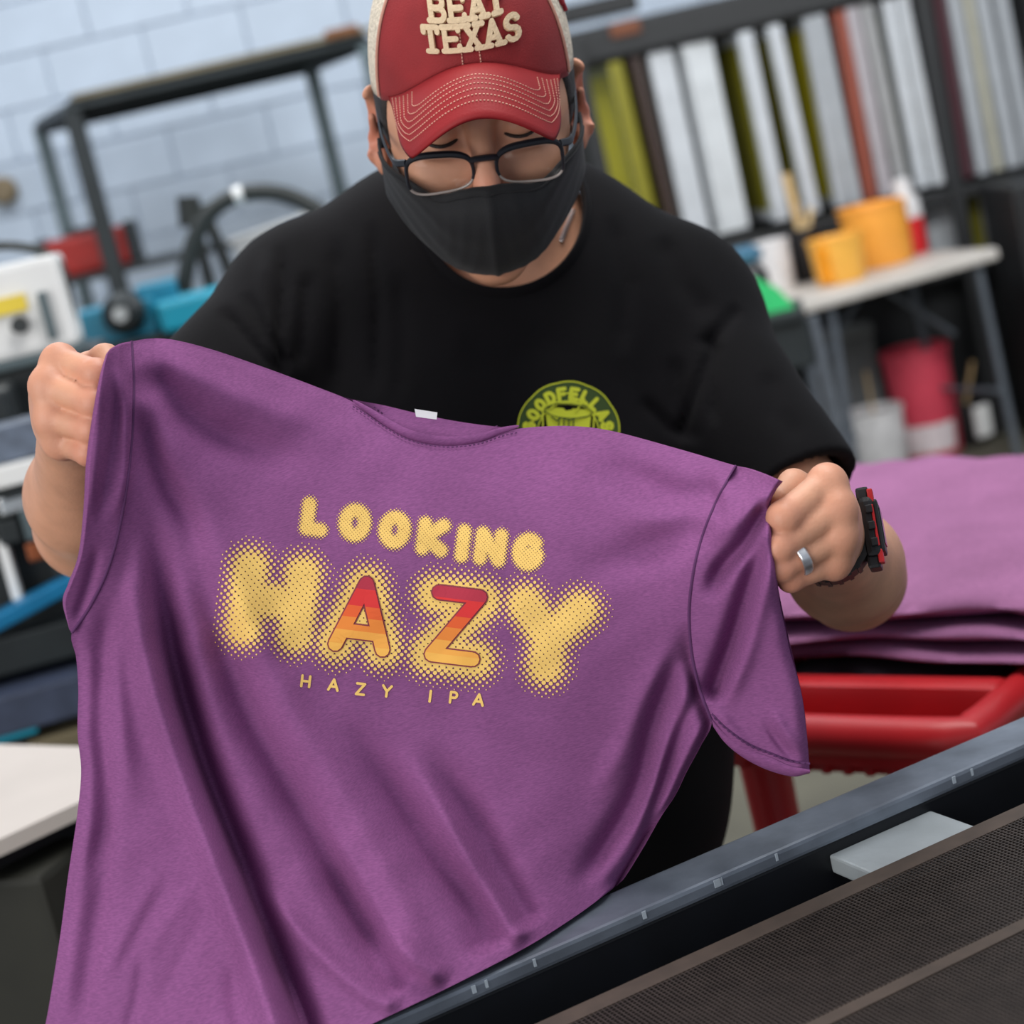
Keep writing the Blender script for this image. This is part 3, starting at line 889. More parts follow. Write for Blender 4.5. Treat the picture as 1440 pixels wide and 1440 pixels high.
# wristwatch
M_RUBBER = mat('black_resin', (24, 24, 26), rough=0.45, var=0.3, scale=80)
M_REDR = mat('red_resin', (205, 30, 34), rough=0.4)
M_DIAL = mat('dark_dial', (20, 20, 24), rough=0.15)
wax = ARM_R['wr'] - ARM_R['el']; wax /= np.linalg.norm(wax)
wc = ARM_R['wr'] + wax * -.006
rx_ = RGT - wax * (RGT @ wax); rx_ /= np.linalg.norm(rx_); ry_ = np.cross(wax, rx_)
if ry_ @ UPV < 0: ry_ = -ry_
watch = thing('wristwatch', 'chunky black digital watch with red accents on the wrist at right', 'watch', tuple(wc))
def wp(ang, r, ax): return wc + r * (math.cos(ang) * rx_ + math.sin(ang) * ry_) + ax * wax
def band_strip(a0, a1, w0, w1, r, th, m, name, n=24):
    V = []; F = []
    for i in range(n + 1):
        a = a0 + (a1 - a0) * i / n; w = w0 + (w1 - w0) * i / n
        for rr, x in ((r, -w), (r + th, -w), (r + th, w), (r, w)): V.append(wp(a, rr, x))
    for i in range(n):
        for k in range(4): F.append((i * 4 + k, i * 4 + (k + 1) % 4, i * 4 + 4 + (k + 1) % 4, i * 4 + 4 + k))
    F += [(0, 1, 2, 3), (n * 4 + 3, n * 4 + 2, n * 4 + 1, n * 4)]
    return at_root(py_obj(name, V, F, m), watch)
def py_obj(name, V, F, m): return obj(name, py_mesh(name, V, F), m)
WR = .0285
band_strip(math.radians(32), math.radians(-330), .0130, .0130, WR, .0052, M_RUBBER, 'band', 48)
WA = math.radians(8)
wrad = np.array([math.cos(WA), math.sin(WA)]); e_r = wrad[0] * rx_ + wrad[1] * ry_; e_t = -wrad[1] * rx_ + wrad[0] * ry_
WM = Matrix([list(e_t), list(wax), list(e_r)]).transposed()
def wbox(name, t, x, r, st, sx, sr, m, bev=.001):
    return at_root(MB().box(Vector(wc + t * e_t + x * wax + r * e_r), (st, sx, sr), WM, bev).build(name, m), watch)
wbox('watch_case', 0, 0, WR + .0045, .044, .034, .011, M_RUBBER, .004)
wbox('bezel', 0, 0, WR + .0105, .038, .032, .004, M_RUBBER, .0018)
wbox('dial', 0, 0, WR + .0126, .026, .024, .0015, M_DIAL, .0005)
wbox('bezel_accent', 0, .0172, WR + .0085, .030, .0012, .0018, M_REDR, .0003)
for t in (-.022, .022):
    wbox('lug_accent', t, .010, WR + .0085, .010, .012, .004, M_REDR, .001)
    wbox('lug', t * 1.12, 0, WR + .003, .010, .026, .009, M_RUBBER, .002)
for t in (-.012, .0, .012): wbox('pusher', t, .0188, WR + .006, .006, .003, .005, M_RUBBER, .0008)
for a in range(-300, -40, 14):
    aa = math.radians(a)
    band_strip(aa, aa + .09, .0135, .0135, WR + .0048, .0014, M_RUBBER, 'band_rib', 2)

# ring
rf0, rf1 = HR['mcp'][2], HR['pip'][2]
rc = rf0 * .30 + rf1 * .70; ra = (rf1 - rf0) / np.linalg.norm(rf1 - rf0)
u1 = np.cross(ra, FWD); u1 /= np.linalg.norm(u1); u2 = np.cross(ra, u1)
V = []; F = []; n = 40
for k, (rr, x) in enumerate(((.0108, -.0034), (.0120, -.0034), (.0124, -.002), (.0124, .002), (.0120, .0034), (.0108, .0034))):
    for i in range(n):
        a = 2 * math.pi * i / n
        bump_ = .0003 * math.sin(a * 9) if k in (2, 3) else 0
        V.append(rc + (rr + bump_) * (math.cos(a) * u1 + math.sin(a) * u2) + x * ra)
for k in range(6):
    for i in range(n): F.append((k * n + i, k * n + (i + 1) % n, ((k + 1) % 6) * n + (i + 1) % n, ((k + 1) % 6) * n + i))
tag(obj('finger_ring', py_mesh('finger_ring', V, F), M_SILVER, None, True), 'engraved silver band on the ring finger of the hand at right', 'ring')

# ================================================================ PURPLE TEE HELD UP
def cotton(name, c, c2):
    """jersey: heathered colour along the wale and a fine knit relief"""
    m = mat(name, c, rough=0.9, var=0.10, scale=9, sheen=0.0, spec=0.08)
    nt = m.node_tree; b = nt.nodes['Principled BSDF']
    tc = nt.nodes.new('ShaderNodeTexCoord'); mp = nt.nodes.new('ShaderNodeMapping'); mp.inputs['Scale'].default_value = (260, 260, 1500)
    nt.links.new(tc.outputs['Object'], mp.inputs[0])
    n = nt.nodes.new('ShaderNodeTexNoise'); n.inputs['Scale'].default_value = 1.0; n.inputs['Detail'].default_value = 3
    nt.links.new(mp.outputs[0], n.inputs['Vector'])
    mx = nt.nodes.new('ShaderNodeMix'); mx.data_type = 'RGBA'; mx.blend_type = 'MULTIPLY'; mx.inputs[0].default_value = .55
    rp = nt.nodes.new('ShaderNodeValToRGB'); rp.color_ramp.elements[0].position = .3; rp.color_ramp.elements[1].position = .75
    rp.color_ramp.elements[0].color = (.62, .62, .66, 1); rp.color_ramp.elements[1].color = (1.25, 1.2, 1.2, 1)
    nt.links.new(n.outputs['Fac'], rp.inputs[0])
    old = b.inputs['Base Color'].links[0].from_socket
    nt.links.new(old, mx.inputs[6]); nt.links.new(rp.outputs[0], mx.inputs[7]); nt.links.new(mx.outputs[2], b.inputs['Base Color'])
    bp = nt.nodes.new('ShaderNodeBump'); bp.inputs['Strength'].default_value = .25; bp.inputs['Distance'].default_value = .0006
    nt.links.new(n.outputs['Fac'], bp.inputs['Height']); nt.links.new(bp.outputs[0], b.inputs['Normal'])
    return m
M_PUR = cotton('purple_jersey', (141, 86, 135), None)
M_PURD = mat('purple_seam', (92, 48, 94), rough=0.9, var=0.1)
# depth of the cloth: a smooth surface through measured points plus traced folds
CP = np.array([
 (185, 480, 1.262), (240, 478, 1.270), (370, 515, 1.300), (490, 562, 1.325), (620, 610, 1.335), (735, 602, 1.33), (900, 618, 1.305), (1035, 655, 1.262), (1090, 672, 1.236),
 (150, 495, 1.226), (122, 600, 1.218), (118, 660, 1.222), (110, 780, 1.245), (95, 880, 1.262), (200, 650, 1.262), (165, 760, 1.258), (360, 700, 1.296), (560, 750, 1.308), (760, 760, 1.306),
 (960, 750, 1.276), (1085, 760, 1.222), (1092, 810, 1.228), (105, 900, 1.265), (300, 900, 1.283), (560, 950, 1.300), (760, 950, 1.300), (970, 880, 1.276), (1100, 900, 1.248), (1135, 1080, 1.262),
 (1005, 1010, 1.282), (110, 1100, 1.262), (300, 1150, 1.268), (560, 1150, 1.286), (780, 1150, 1.298), (950, 1080, 1.300), (540, 1430, 1.195), (740, 1330, 1.252), (868, 1244, 1.310),
 (60, 1440, 1.205), (300, 1440, 1.19), (40, 1600, 1.17), (300, 1560, 1.13)])
def _tps(cp, lam=2e-4):
    X = cp[:, :2] / 500; n = len(X)
    r = np.linalg.norm(X[:, None] - X[None], axis=2); K = np.where(r > 0, r * r * np.log(r + 1e-12), 0) + lam * np.eye(n)
    Pm = np.hstack([np.ones((n, 1)), X]); A = np.block([[K, Pm], [Pm.T, np.zeros((3, 3))]])
    w = np.linalg.solve(A, np.concatenate([cp[:, 2], np.zeros(3)]))
    def f(u, v):
        u = np.asarray(u, float); v = np.asarray(v, float); sh = u.shape
        q = np.stack([u.ravel(), v.ravel()], 1) / 500
        r = np.linalg.norm(q[:, None] - X[None], axis=2)
        return (np.where(r > 0, r * r * np.log(r + 1e-12), 0) @ w[:n] + w[n] + q @ w[n + 1:]).reshape(sh)
    return f
_base = _tps(CP)
# (points, width px, depth m [+ is a valley], fade at start, fade at end)
FOLDS = [
 ([(200, 660), (222, 790), (244, 925), (284, 1066), (336, 1200), (390, 1340), (440, 1470)], 20, .038, .4, .02),
 ([(176, 720), (190, 850), (212, 950), (252, 1075), (304, 1215), (358, 1355), (396, 1470)], 22, -.022, .35, .02),
 ([(230, 720), (286, 820), (334, 970), (395, 1090), (455, 1190), (515, 1290), (560, 1360)], 26, .019, .4, .1),
 ([(240, 640), (318, 800), (372, 930), (430, 1040), (500, 1150), (570, 1290), (600, 1400)], 30, -.011, .3, .1),
 ([(470, 1000), (540, 1090), (600, 1190), (660, 1270), (690, 1345)], 24, .018, .4, .06),
 ([(560, 1040), (610, 1120), (660, 1210), (700, 1270), (742, 1330)], 16, -.012, .5, .08),
 ([(590, 1040), (650, 1120), (700, 1220), (748, 1310)], 22, .015, .4, .08),
 ([(420, 1090), (500, 1230), (560, 1330), (632, 1385)], 16, -.012, .4, .08),
 ([(430, 1180), (500, 1300), (565, 1400)], 18, .012, .4, .08),
 ([(320, 1200), (440, 1330), (520, 1400), (570, 1412)], 14, -.008, .4, .08),
 ([(196, 508), (240, 560), (300, 605), (390, 640), (470, 655)], 26, .016, .15, .5),
 ([(205, 490), (280, 530), (380, 575), (480, 610)], 20, -.006, .2, .4),
 ([(190, 530), (225, 610), (275, 680), (330, 740)], 22, -.005, .2, .5),
 ([(196, 560), (222, 660), (262, 730), (300, 800)], 18, .012, .2, .4),
 ([(192, 680), (180, 790), (150, 900), (140, 1040), (150, 1180), (130, 1330), (110, 1460)], 17, .007, .2, .1),
 ([(172, 780), (160, 880), (172, 1040), (190, 1150)], 15, -.005, .2, .3),
 ([(1020, 690), (960, 700), (880, 668), (800, 645)], 26, .014, .1, .5),
 ([(1010, 730), (950, 760), (860, 790), (800, 800)], 26, .010, .2, .5),
 ([(1000, 700), (930, 728), (860, 735)], 20, -.004, .3, .5),
 ([(968, 880), (940, 960), (915, 1030), (895, 1110), (850, 1190), (800, 1260)], 15, .015, .25, .2),
 ([(975, 920), (960, 1000), (935, 1060), (912, 1130), (880, 1200)], 10, -.006, .3, .2),
 ([(985, 960), (958, 1020), (930, 1110), (895, 1200), (850, 1260)], 10, .011, .25, .1),
 ([(996, 1000), (975, 1050), (945, 1110), (905, 1190)], 8, -.006, .2, .2),
 ([(955, 900), (905, 980), (872, 1060), (830, 1140)], 16, -.005, .3, .3),
 # right sleeve
 ([(1086, 700), (1050, 760), (1015, 800), (990, 850)], 13, .022, .15, .35), ([(1088, 690), (1040, 730), (1000, 770)], 12, -.006, .2, .4),
 ([(1084, 740), (1052, 830), (1030, 900), (1008, 960), (998, 990)], 15, .022, .3, .1), ([(1087, 760), (1066, 860), (1046, 930), (1012, 1000)], 13, -.007, .3, .2),
 ([(1000, 990), (1040, 1040), (1075, 1060)], 10, -.005, .3, .4), ([(1080, 990), (1105, 1030), (1128, 1060)], 8, -.004, .4, .4), ([(1070, 1010), (1100, 1050), (1125, 1075)], 6, .004, .4, .4),
 ([(1085, 800), (1105, 900), (1122, 1000)], 14, .004, .3, .4),
 # left sleeve
 ([(160, 520), (164, 580), (152, 660), (138, 750)], 9, .005, .3, .3), ([(160, 505), (176, 570), (176, 660), (160, 740)], 9, -.006, .2, .3), ([(146, 510), (138, 620), (126, 740)], 8, -.004, .2, .3),
 ([(140, 760), (122, 830), (104, 880)], 8, .004, .3, .2),
 # lower left creases
 ([(330, 1180), (240, 1290), (190, 1380)], 14, -.0022, .3, .3), ([(240, 1215), (190, 1290), (140, 1390)], 14, -.0022, .3, .3), ([(250, 1200), (205, 1290), (150, 1400)], 12, .0020, .3, .3),
 ([(200, 1330), (196, 1390), (180, 1450)], 10, .0032, .3, .1), ([(135, 1000), (150, 1120), (120, 1270)], 12, .004, .3, .3), ([(300, 1260), (250, 1360), (210, 1440)], 13, .0022, .3, .3),
 ([(340, 1320), (330, 1400), (350, 1480)], 14, .005, .4, .1)]
_TOP = np.array([(100, 500), (149, 497), (170, 484), (212, 476), (245, 478), (300, 492), (370, 516), (440, 542), (490, 560), (540, 570), (590, 582), (640, 592), (690, 599), (735, 602), (800, 599), (860, 606), (950, 630), (1035, 655), (1101, 677), (1140, 700)], float)
def DEP(u, v):
    u = np.asarray(u, float); v = np.asarray(v, float)
    d = _base(u, v)
    for pts, w, a, f0, f1 in FOLDS:
        p = polyline(pts, 14)
        x0, x1 = p[:, 0].min() - 3.2 * w, p[:, 0].max() + 3.2 * w; y0, y1 = p[:, 1].min() - 3.2 * w, p[:, 1].max() + 3.2 * w
        m = (u > x0) & (u < x1) & (v > y0) & (v < y1)
        if not m.any(): continue
        q, s, f = seg_dist(u[m], v[m], p)
        fade = np.clip(f / (f0 + 1e-6), 0, 1) * np.clip((1 - f) / (f1 + 1e-6), 0, 1)
        fade = fade * fade * (3 - 2 * fade)
        d[m] += a * np.exp(-(q / w) ** 2) * fade
    tp_ = v - np.interp(u, _TOP[:, 0], _TOP[:, 1])
    d += .024 * np.exp(-(np.clip(tp_, 0, 400) / 46) ** 1.4) * np.clip((u - 168) / 50, 0, 1) * np.clip((1092 - u) / 50, 0, 1)
    d += .0007 * np.sin(u * .05 + 2 * np.sin(v * .021)) * np.sin(v * .043 + u * .013)
    return d
def coons(top, bot, lef, rig, nu, nv):
    """pixel grid between four boundary curves"""
    T, B, L, R = polyline(top, nu), polyline(bot, nu), polyline(lef, nv), polyline(rig, nv)
    s = np.linspace(0, 1, nu)[:, None, None]; t = np.linspace(0, 1, nv)[None, :, None]
    G = (1 - t) * T[:, None] + t * B[:, None] + (1 - s) * L[None] + s * R[None]
    G -= (1 - s) * (1 - t) * T[0] + s * (1 - t) * T[-1] + (1 - s) * t * B[0] + s * t * B[-1]
    return G
def grid_faces(nu, nv, off=0, flip=False):
    i, j = np.meshgrid(np.arange(nu - 1), np.arange(nv - 1), indexing='ij')
    a = (i * nv + j).ravel() + off
    F = np.stack([a, a + 1, a + nv + 1, a + nv], 1)
    return F[:, ::-1] if flip else F
TOPF = [(185, 480), (212, 476), (245, 478), (300, 492), (370, 516), (440, 542), (490, 562), (518, 580), (545, 598), (580, 616), (626, 625), (672, 621), (705, 610), (735, 602), (800, 599), (860, 606), (950, 630), (1035, 655)]
TOPB = [(185, 480), (212, 476), (245, 478), (300, 492), (370, 516), (440, 542), (490, 560), (540, 570), (590, 582), (640, 592), (690, 599), (735, 602), (800, 599), (860, 606), (950, 630), (1035, 655)]
LEFT = [(185, 480), (188, 540), (185, 620), (174, 710), (155, 790), (128, 850), (101, 890), (107, 925), (110, 970), (109, 1030), (114, 1085), (108, 1150), (96, 1230), (84, 1320), (66, 1430), (50, 1500), (38, 1570)]
RIGHT = [(1035, 655), (1010, 700), (990, 748), (976, 800), (969, 860), (973, 920), (984, 970), (1001, 1014), (985, 1050), (966, 1085), (950, 1118), (930, 1148), (906, 1190), (880, 1232), (868, 1245)]
BOTT = [(38, 1570), (180, 1555), (330, 1520), (440, 1478), (540, 1432), (640, 1384), (740, 1332), (810, 1288), (868, 1245)]
shirt = thing('purple_tshirt', 'purple tee held up by the shoulders with a yellow halftone print', 'shirt', tuple(P(600, 900, 1.3)))
NU, NV = 300, 330
# the seam-to-pit and the side share one boundary, split evenly by length
G = coons(TOPF, BOTT, LEFT, RIGHT, NU, NV)
U_, V_ = G[..., 0], G[..., 1]
s_ = np.linspace(0, 1, NU)[:, None]; t_ = np.linspace(0, 1, NV)[None]
D_ = DEP(U_, V_)
edge = .009 * np.exp(-(s_ / .014) ** 2) + .014 * np.exp(-((1 - s_) / .018) ** 2)
low = np.clip((t_ - .36) / .08, 0, 1)
D_ = D_ + edge * low
shoulder = .003 * np.exp(-(t_ / .008) ** 2)
D_ = D_ + shoulder
Wf = P(U_, V_, D_)
frontF = grid_faces(NU, NV, 0, True)
at_root(obj('front_panel', np_mesh('front_panel', Wf.reshape(-1, 3), frontF), M_PUR, None, True), shirt)
# back panel, hanging a little behind
nb, vb = 130, 140
Gb = coons(TOPB, BOTT, LEFT, RIGHT, nb, vb)
s2 = np.linspace(0, 1, nb)[:, None]; t2 = np.linspace(0, 1, vb)[None]
gap = .026 * np.clip(np.minimum(s2, 1 - s2) / .10, 0, 1) ** .6 * np.clip(t2 / .05, 0, 1) ** .6
neck = np.exp(-((Gb[..., 0] - 615) / 110) ** 4) * np.exp(-(t2 / .10) ** 2)
Db = _base(Gb[..., 0], Gb[..., 1]) + .012 * (1 - .6 * neck) + gap * (1 - .9 * neck) + .020 * np.exp(-(np.clip(Gb[..., 1] - np.interp(Gb[..., 0], _TOP[:, 0], _TOP[:, 1]), 0, 400) / 30) ** 1.4) + .004 * np.sin(Gb[..., 0] * .03 + Gb[..., 1] * .012) * t2
at_root(obj('back_panel', np_mesh('back_panel', P(Gb[..., 0], Gb[..., 1], Db).reshape(-1, 3), grid_faces(nb, vb)), M_PUR, None, True), shirt)
# sleeves: a front and a back sheet joined round the fold
def sleeve_mesh(name, top, bot, lef, rig, fold_right, nu, nv, gapd):
    G = coons(top, bot, lef, rig, nu, nv)
    s = np.linspace(0, 1, nu)[:, None]; 
    if not fold_right: s = 1 - s
    d = DEP(G[..., 0], G[..., 1])
    rnd = .014 * np.clip((s - .86) / .14, 0, 1) ** 3
    Wa = P(G[..., 0], G[..., 1], d + rnd).reshape(-1, 3)
    db = _base(G[..., 0], G[..., 1]) + gapd * np.clip(1 - s, .0, 1) ** .5 * np.clip(s / .06, 0, 1) + .014
    Wb = P(G[..., 0], G[..., 1], db).reshape(-1, 3)
    F = [grid_faces(nu, nv, 0, True), grid_faces(nu, nv, nu * nv)]
    o = nu * nv
    e = (nu - 1) * nv if fold_right else 0
    j = np.arange(nv - 1) + e
    br = np.stack([j, j + 1, j + 1 + o, j + o], 1)
    F.append(br if fold_right else br[:, ::-1])
    j = np.arange(nu - 1) * nv
    F.append(np.stack([j, j + nv, j + nv + o, j + o], 1)[:, ::-1])
    return at_root(obj('sleeve', np_mesh('sleeve', np.vstack([Wa, Wb]), np.vstack(F)), M_PUR, None, True), shirt), G
SR_L = [(1035, 655), (1010, 700), (990, 748), (976, 800), (969, 860), (973, 920), (984, 970), (1001, 1014)]
SR_R = [(1101, 677), (1091, 690), (1083, 712), (1086, 760), (1095, 830), (1112, 910), (1130, 990), (1139, 1084)]
SR_B = [(1001, 1014), (1022, 1038), (1050, 1058), (1085, 1072), (1112, 1082), (1139, 1084)]
slr, GR = sleeve_mesh('sleeve', [(1035, 655), (1055, 659), (1075, 666), (1101, 677)], SR_B, SR_L, SR_R, True, 90, 150, .030)
SL_R = [(185, 480), (188, 540), (185, 620), (174, 710), (155, 790), (128, 850), (101, 890)]
SL_L = [(149, 498), (140, 530), (129, 590), (121, 650), (117, 720), (110, 780), (96, 820), (88, 846), (97, 884)]
sll, GL = sleeve_mesh('sleeve', [(149, 498), (156, 490), (170, 483), (185, 480)], [(97, 884), (98, 886), (100, 888), (101, 890)], SL_L, SL_R, False, 60, 130, .022)
def ribbon(name, pts, w, lift, m, n=80, r2=.45, parent=None, flatten=.35):
    q = polyline(pts, n); d = DEP(q[:, 0], q[:, 1])
    W = P(q[:, 0], q[:, 1], d - lift)
    o = MB().tube(list(W), w, n=8, flat=flatten, ref=RGT).build(name, m, None, True)
    return at_root(o, shirt)
# seams, collar and hem
ribbon('armhole_seam', SR_L, .0011, .0002, M_PURD, 90, flatten=1.0)
ribbon('armhole_seam', SL_R, .0011, .0002, M_PURD, 90, flatten=1.0)
0 and ribbon('side_seam', [(102, 893), (116, 912), (130, 935)], .0007, .0, M_PURD, 20)
# sleeve hem: a turned band with its stitching
hemc = polyline([(1001, 1014), (1022, 1038), (1050, 1058), (1085, 1072), (1112, 1082), (1139, 1084)], 60)
hemo = polyline([(1003, 1022), (1020, 1045), (1046, 1066), (1080, 1083), (1115, 1092), (1139, 1087)], 60)
hd = DEP(hemc[:, 0], hemc[:, 1])
HV = []
for q, dd in ((hemc * 1.0 + (hemc - hemo) * .5, -.0012), (hemc, -.0024), (hemo, .0050), (hemo, .0080), (hemc, .0030)):
    HV.append(P(q[:, 0], q[:, 1], hd + dd))
HV = np.array(HV); k5, nn = HV.shape[:2]
HF = np.vstack([np.stack([r * nn + np.arange(nn - 1), r * nn + np.arange(1, nn), (r + 1) * nn + np.arange(1, nn), (r + 1) * nn + np.arange(nn - 1)], 1) for r in range(k5 - 1)])
at_root(obj('sleeve_hem', np_mesh('sleeve_hem', HV.reshape(-1, 3), HF[:, ::-1]), M_PUR, None, True), shirt)
def stitches(name, pts, lift, step=4.0, r=.00055, m=None):
    p = np.asarray(pts, float); L = np.linalg.norm(np.diff(polyline(p, 200), axis=0), axis=1).sum(); n = int(L / step)
    q = polyline(p, n); d = DEP(q[:, 0], q[:, 1]); W = P(q[:, 0], q[:, 1], d - lift); b = MB()
    for i in range(0, n - 1, 2): b.tube([W[i], W[i + 1]], r, n=4)
    return tag(at_root(b.build(name, m or M_PURD), shirt), kind='stuff')
stitches('hem_stitching', [(1004, 1010), (1026, 1030), (1054, 1049), (1086, 1062), (1112, 1071), (1136, 1074)], .0024)
ribbon('hem_seam', [(1001, 1004), (1024, 1026), (1052, 1046), (1086, 1060), (1112, 1070), (1139, 1074)], .0008, .0002, M_PURD, 60, flatten=1.0)
COLL = [(496, 565), (520, 580), (547, 598), (580, 614), (626, 622), (672, 618), (705, 607), (730, 601)]
cq = polyline(COLL, 90); cd_ = DEP(cq[:, 0], cq[:, 1])
b = MB().tube(list(P(cq[:, 0], cq[:, 1] - 2, cd_ + .0005)), [.0004 + .0030 * math.sin(math.pi * i / 89) ** .5 for i in range(90)], n=10, flat=.45, ref=UPV)
at_root(b.build('collar', M_PUR, None, True), shirt)
stitches('collar_stitching', [(x, y + 6.5) for x, y in COLL], .0014, 3.0, .0005)
stitches('collar_stitching', [(x * .94 + 37, y - 8) for x, y in COLL[1:-1]], -.004, 3.0, .0005)
# neck label sewn inside the back
M_LABEL = mat('white_label', (226, 224, 228), rough=0.8, var=0.05, scale=60)
lb = MB(); lp = [(583, 575), (615, 580), (614, 590), (585, 586)]
ld = 1.338
V = [P(x, y, ld + o) for o in (0, .0012) for x, y in lp]
lb.add(V, [(0, 1, 2, 3), (7, 6, 5, 4), (0, 4, 5, 1), (1, 5, 6, 2), (2, 6, 7, 3), (3, 7, 4, 0)])
at_root(lb.build('neck_label', M_LABEL), shirt)

# ---------------- print on the chest
M_YEL = mat('yellow_ink', (250, 205, 112), rough=0.75, var=0.06, scale=60)
BANDS = [((.00, .12), (250, 186, 84)), ((.12, .30), (247, 172, 74)), ((.30, .47), (240, 138, 54)), ((.47, .62), (236, 98, 44)), ((.62, .84), (226, 50, 50)), ((.84, 1.2), (186, 46, 68))]
M_LINE = mat('maroon_ink', (142, 58, 70), rough=0.8)
PA = math.radians(7.0)
e1 = np.array((math.cos(PA), math.sin(PA))); e2 = np.array((math.sin(PA), -math.cos(PA)))     # along and up the print
def put(polys, lift, name, m, step=4e-6):
    V = []; F = []
    for i, q in enumerate(polys):
        n = len(V); V += [(p[0], p[1], (i % 60) * step) for p in q]; F.append(tuple(range(n, n + len(q)))[::-1])
    if not V: return
    A = np.array(V); W = P(A[:, 0], A[:, 1], DEP(A[:, 0], A[:, 1]) - lift - A[:, 2])
    return at_root(obj(name, py_mesh(name, W, F), m), shirt)
def place(ch, c, w, h):
    """glyph strokes centred at pixel c, w by h px, in the print's axes"""
    c = np.array(c, float)
    return [[tuple(c + e1 * (x - .5) * w + e2 * (y - .5) * h) for x, y in pl] for pl in GLYPH[ch]]
def halftone(lines, r_in, r_out, pitch, rot, name_polys):
    pts = np.array([p for pl in lines for p in pl]); lo = pts.min(0) - r_out; hi = pts.max(0) + r_out
    a = math.radians(rot); b1 = np.array((math.cos(a), math.sin(a))) * pitch; b2 = np.array((-math.sin(a), math.cos(a))) * pitch
    c = (lo + hi) / 2; R = int((np.linalg.norm(hi - lo) / 2 + 60) / pitch) + 2
    I, J = np.meshgrid(np.arange(-R, R + 1), np.arange(-R, R + 1))
    c = np.round(c / 40) * 40
    X = c[0] + I * b1[0] + J * b2[0]; Y = c[1] + I * b1[1] + J * b2[1]
    X = X.ravel(); Y = Y.ravel(); D = np.full(X.shape, 1e9)
    for pl in lines: D = np.minimum(D, seg_dist(X, Y, pl)[0])
    f = np.clip((r_out - D) / (r_out - r_in), 0, 1)
    r = pitch * np.minimum(.10 + .54 * f, .63) if pitch > 5 else pitch * np.minimum(.12 + .56 * f, .62)
    k = np.nonzero(f > .02)[0]
    for i in k:
        an = np.linspace(0, 2 * math.pi, 9)[:-1] + .39
        name_polys.append([np.array((X[i] + r[i] * math.cos(t), Y[i] + r[i] * math.sin(t))) for t in an])
for ch, c, w in (('L', (444, 727), 22), ('O', (499, 735), 27), ('O', (555, 745), 27), ('K', (609, 755), 26), ('I', (651, 764), 0), ('N', (690, 769), 26), ('G', (743, 776), 27)):
    small = []
    halftone(place(ch, c, w if w else 1, 35), 5, 14, 3.7, 52, small)
    tag(put(small, .0005, 'halftone_letter', M_YEL), kind='stuff')
big = []
BIGH = 84
for ch, c, w in (('H', (384, 845), 74), ('A', (510, 866), 66), ('Z', (640, 882), 66), ('Y', (772, 895), 78)):
    big += place(ch, c, w, BIGH)
dots = []
halftone(big, 12, 47, 7.0, 52, dots)
tag(put(dots, .0006, 'halftone_glow', M_YEL), kind='stuff')
for ch, c, w in (('A', (510, 866), 62), ('Z', (641, 880), 58)):
    L = place(ch, c, w, 88) if ch != 'A' else [[tuple(np.array(c) + e1 * (x - .5) * w + e2 * (y - .5) * 88) for x, y in pl] for pl in ([(-.04, 0), (.5, 1.02), (1.04, 0)], [(.18, .235), (.82, .235)])]
    fills = [[] for _ in BANDS]
    put(stroke_quads(L, 23.5, 8), .0012, 'letter_outline', M_LINE)
    for q in stroke_quads(L, 19.5, 8):
        loc = [np.array(((p - np.array(c)) @ e1, ((p - np.array(c)) @ e2 + 55) / 110)) for p in q]
        for bi, ((y0, y1), _) in enumerate(BANDS):
            cl = clip_band(loc, -1 if bi == 0 else y0, y1)
            if cl: fills[bi].append([np.array(c) + e1 * p[0] + e2 * (p[1] * 110 - 55) for p in cl])
    for bi, (_, colr) in enumerate(BANDS):
        if ch == 'A' and bi == 0:
            sid = [q for q in fills[0] if (np.mean(q, 0) - np.array(c)) @ e1 < 0]
            put(sid, .0018, 'letter_stripe', mat('stripe_ink_0', colr, rough=0.75, var=0.05))
            fills[0] = [q for q in fills[0] if (np.mean(q, 0) - np.array(c)) @ e1 >= 0]
        put(fills[bi], .0018, 'letter_stripe', mat('stripe_ink_%d' % bi, colr, rough=0.75, var=0.05))
for ch, c, w in (('H', (430, 958), 11), ('A', (469, 963), 13), ('Z', (507, 969), 11), ('Y', (544, 972), 12), ('I', (605, 979), 1), ('P', (638, 981), 9), ('A', (673, 984), 13)):
    put(stroke_quads(place(ch, c, w, 15), 3.6, 6), .0006, 'small_letter', M_YEL)

# ================================================================ CONVEYOR, CART, SHIRT STACK, PLATEN
M_STEEL = mat('grey_painted_steel', (112, 120, 132), rough=0.42, metal=0.3, var=0.25, scale=25, bump=0.1, bscale=150)
M_NAVY = mat('dark_navy_steel', (10, 13, 20), rough=0.5, metal=0.2, var=0.3, scale=20)
M_BELT = mat('brown_mesh_wire', (58, 50, 46), rough=0.55, metal=0.25, var=0.2, scale=60)
M_BEDGE = mat('belt_edging', (70, 58, 50), rough=0.7, var=0.2, scale=50)
M_DARK = mat('dark_interior', (20, 11, 13), rough=0.8, var=0.3, scale=8)
M_ALU = mat('worn_aluminium', (176, 184, 188), rough=0.5, metal=0.35, var=0.12, scale=18, bump=0.15, bscale=120)
M_CHIP = mat('pale_scuff', (170, 180, 190), rough=0.5)
conv = thing('conveyor_dryer', 'grey steel conveyor with a fine brown mesh belt in the foreground', 'conveyor', (0.17, 1.1, 0))
r0, r1 = on_z(1440, 1046, .92), on_z(860, 1298, .92)
ax_ = (r0 - r1); ax_[2] = 0; ax_ /= np.linalg.norm(ax_)
nx_ = np.array((ax_[1], -ax_[0], 0.0))            # towards the camera side
yaw = math.atan2(ax_[1], ax_[0]); RZ_ = ROT(0, 0, math.degrees(yaw))
def cpt(s, n, z): return r1 + ax_ * s + nx_ * n + np.array((0, 0, z - .92))
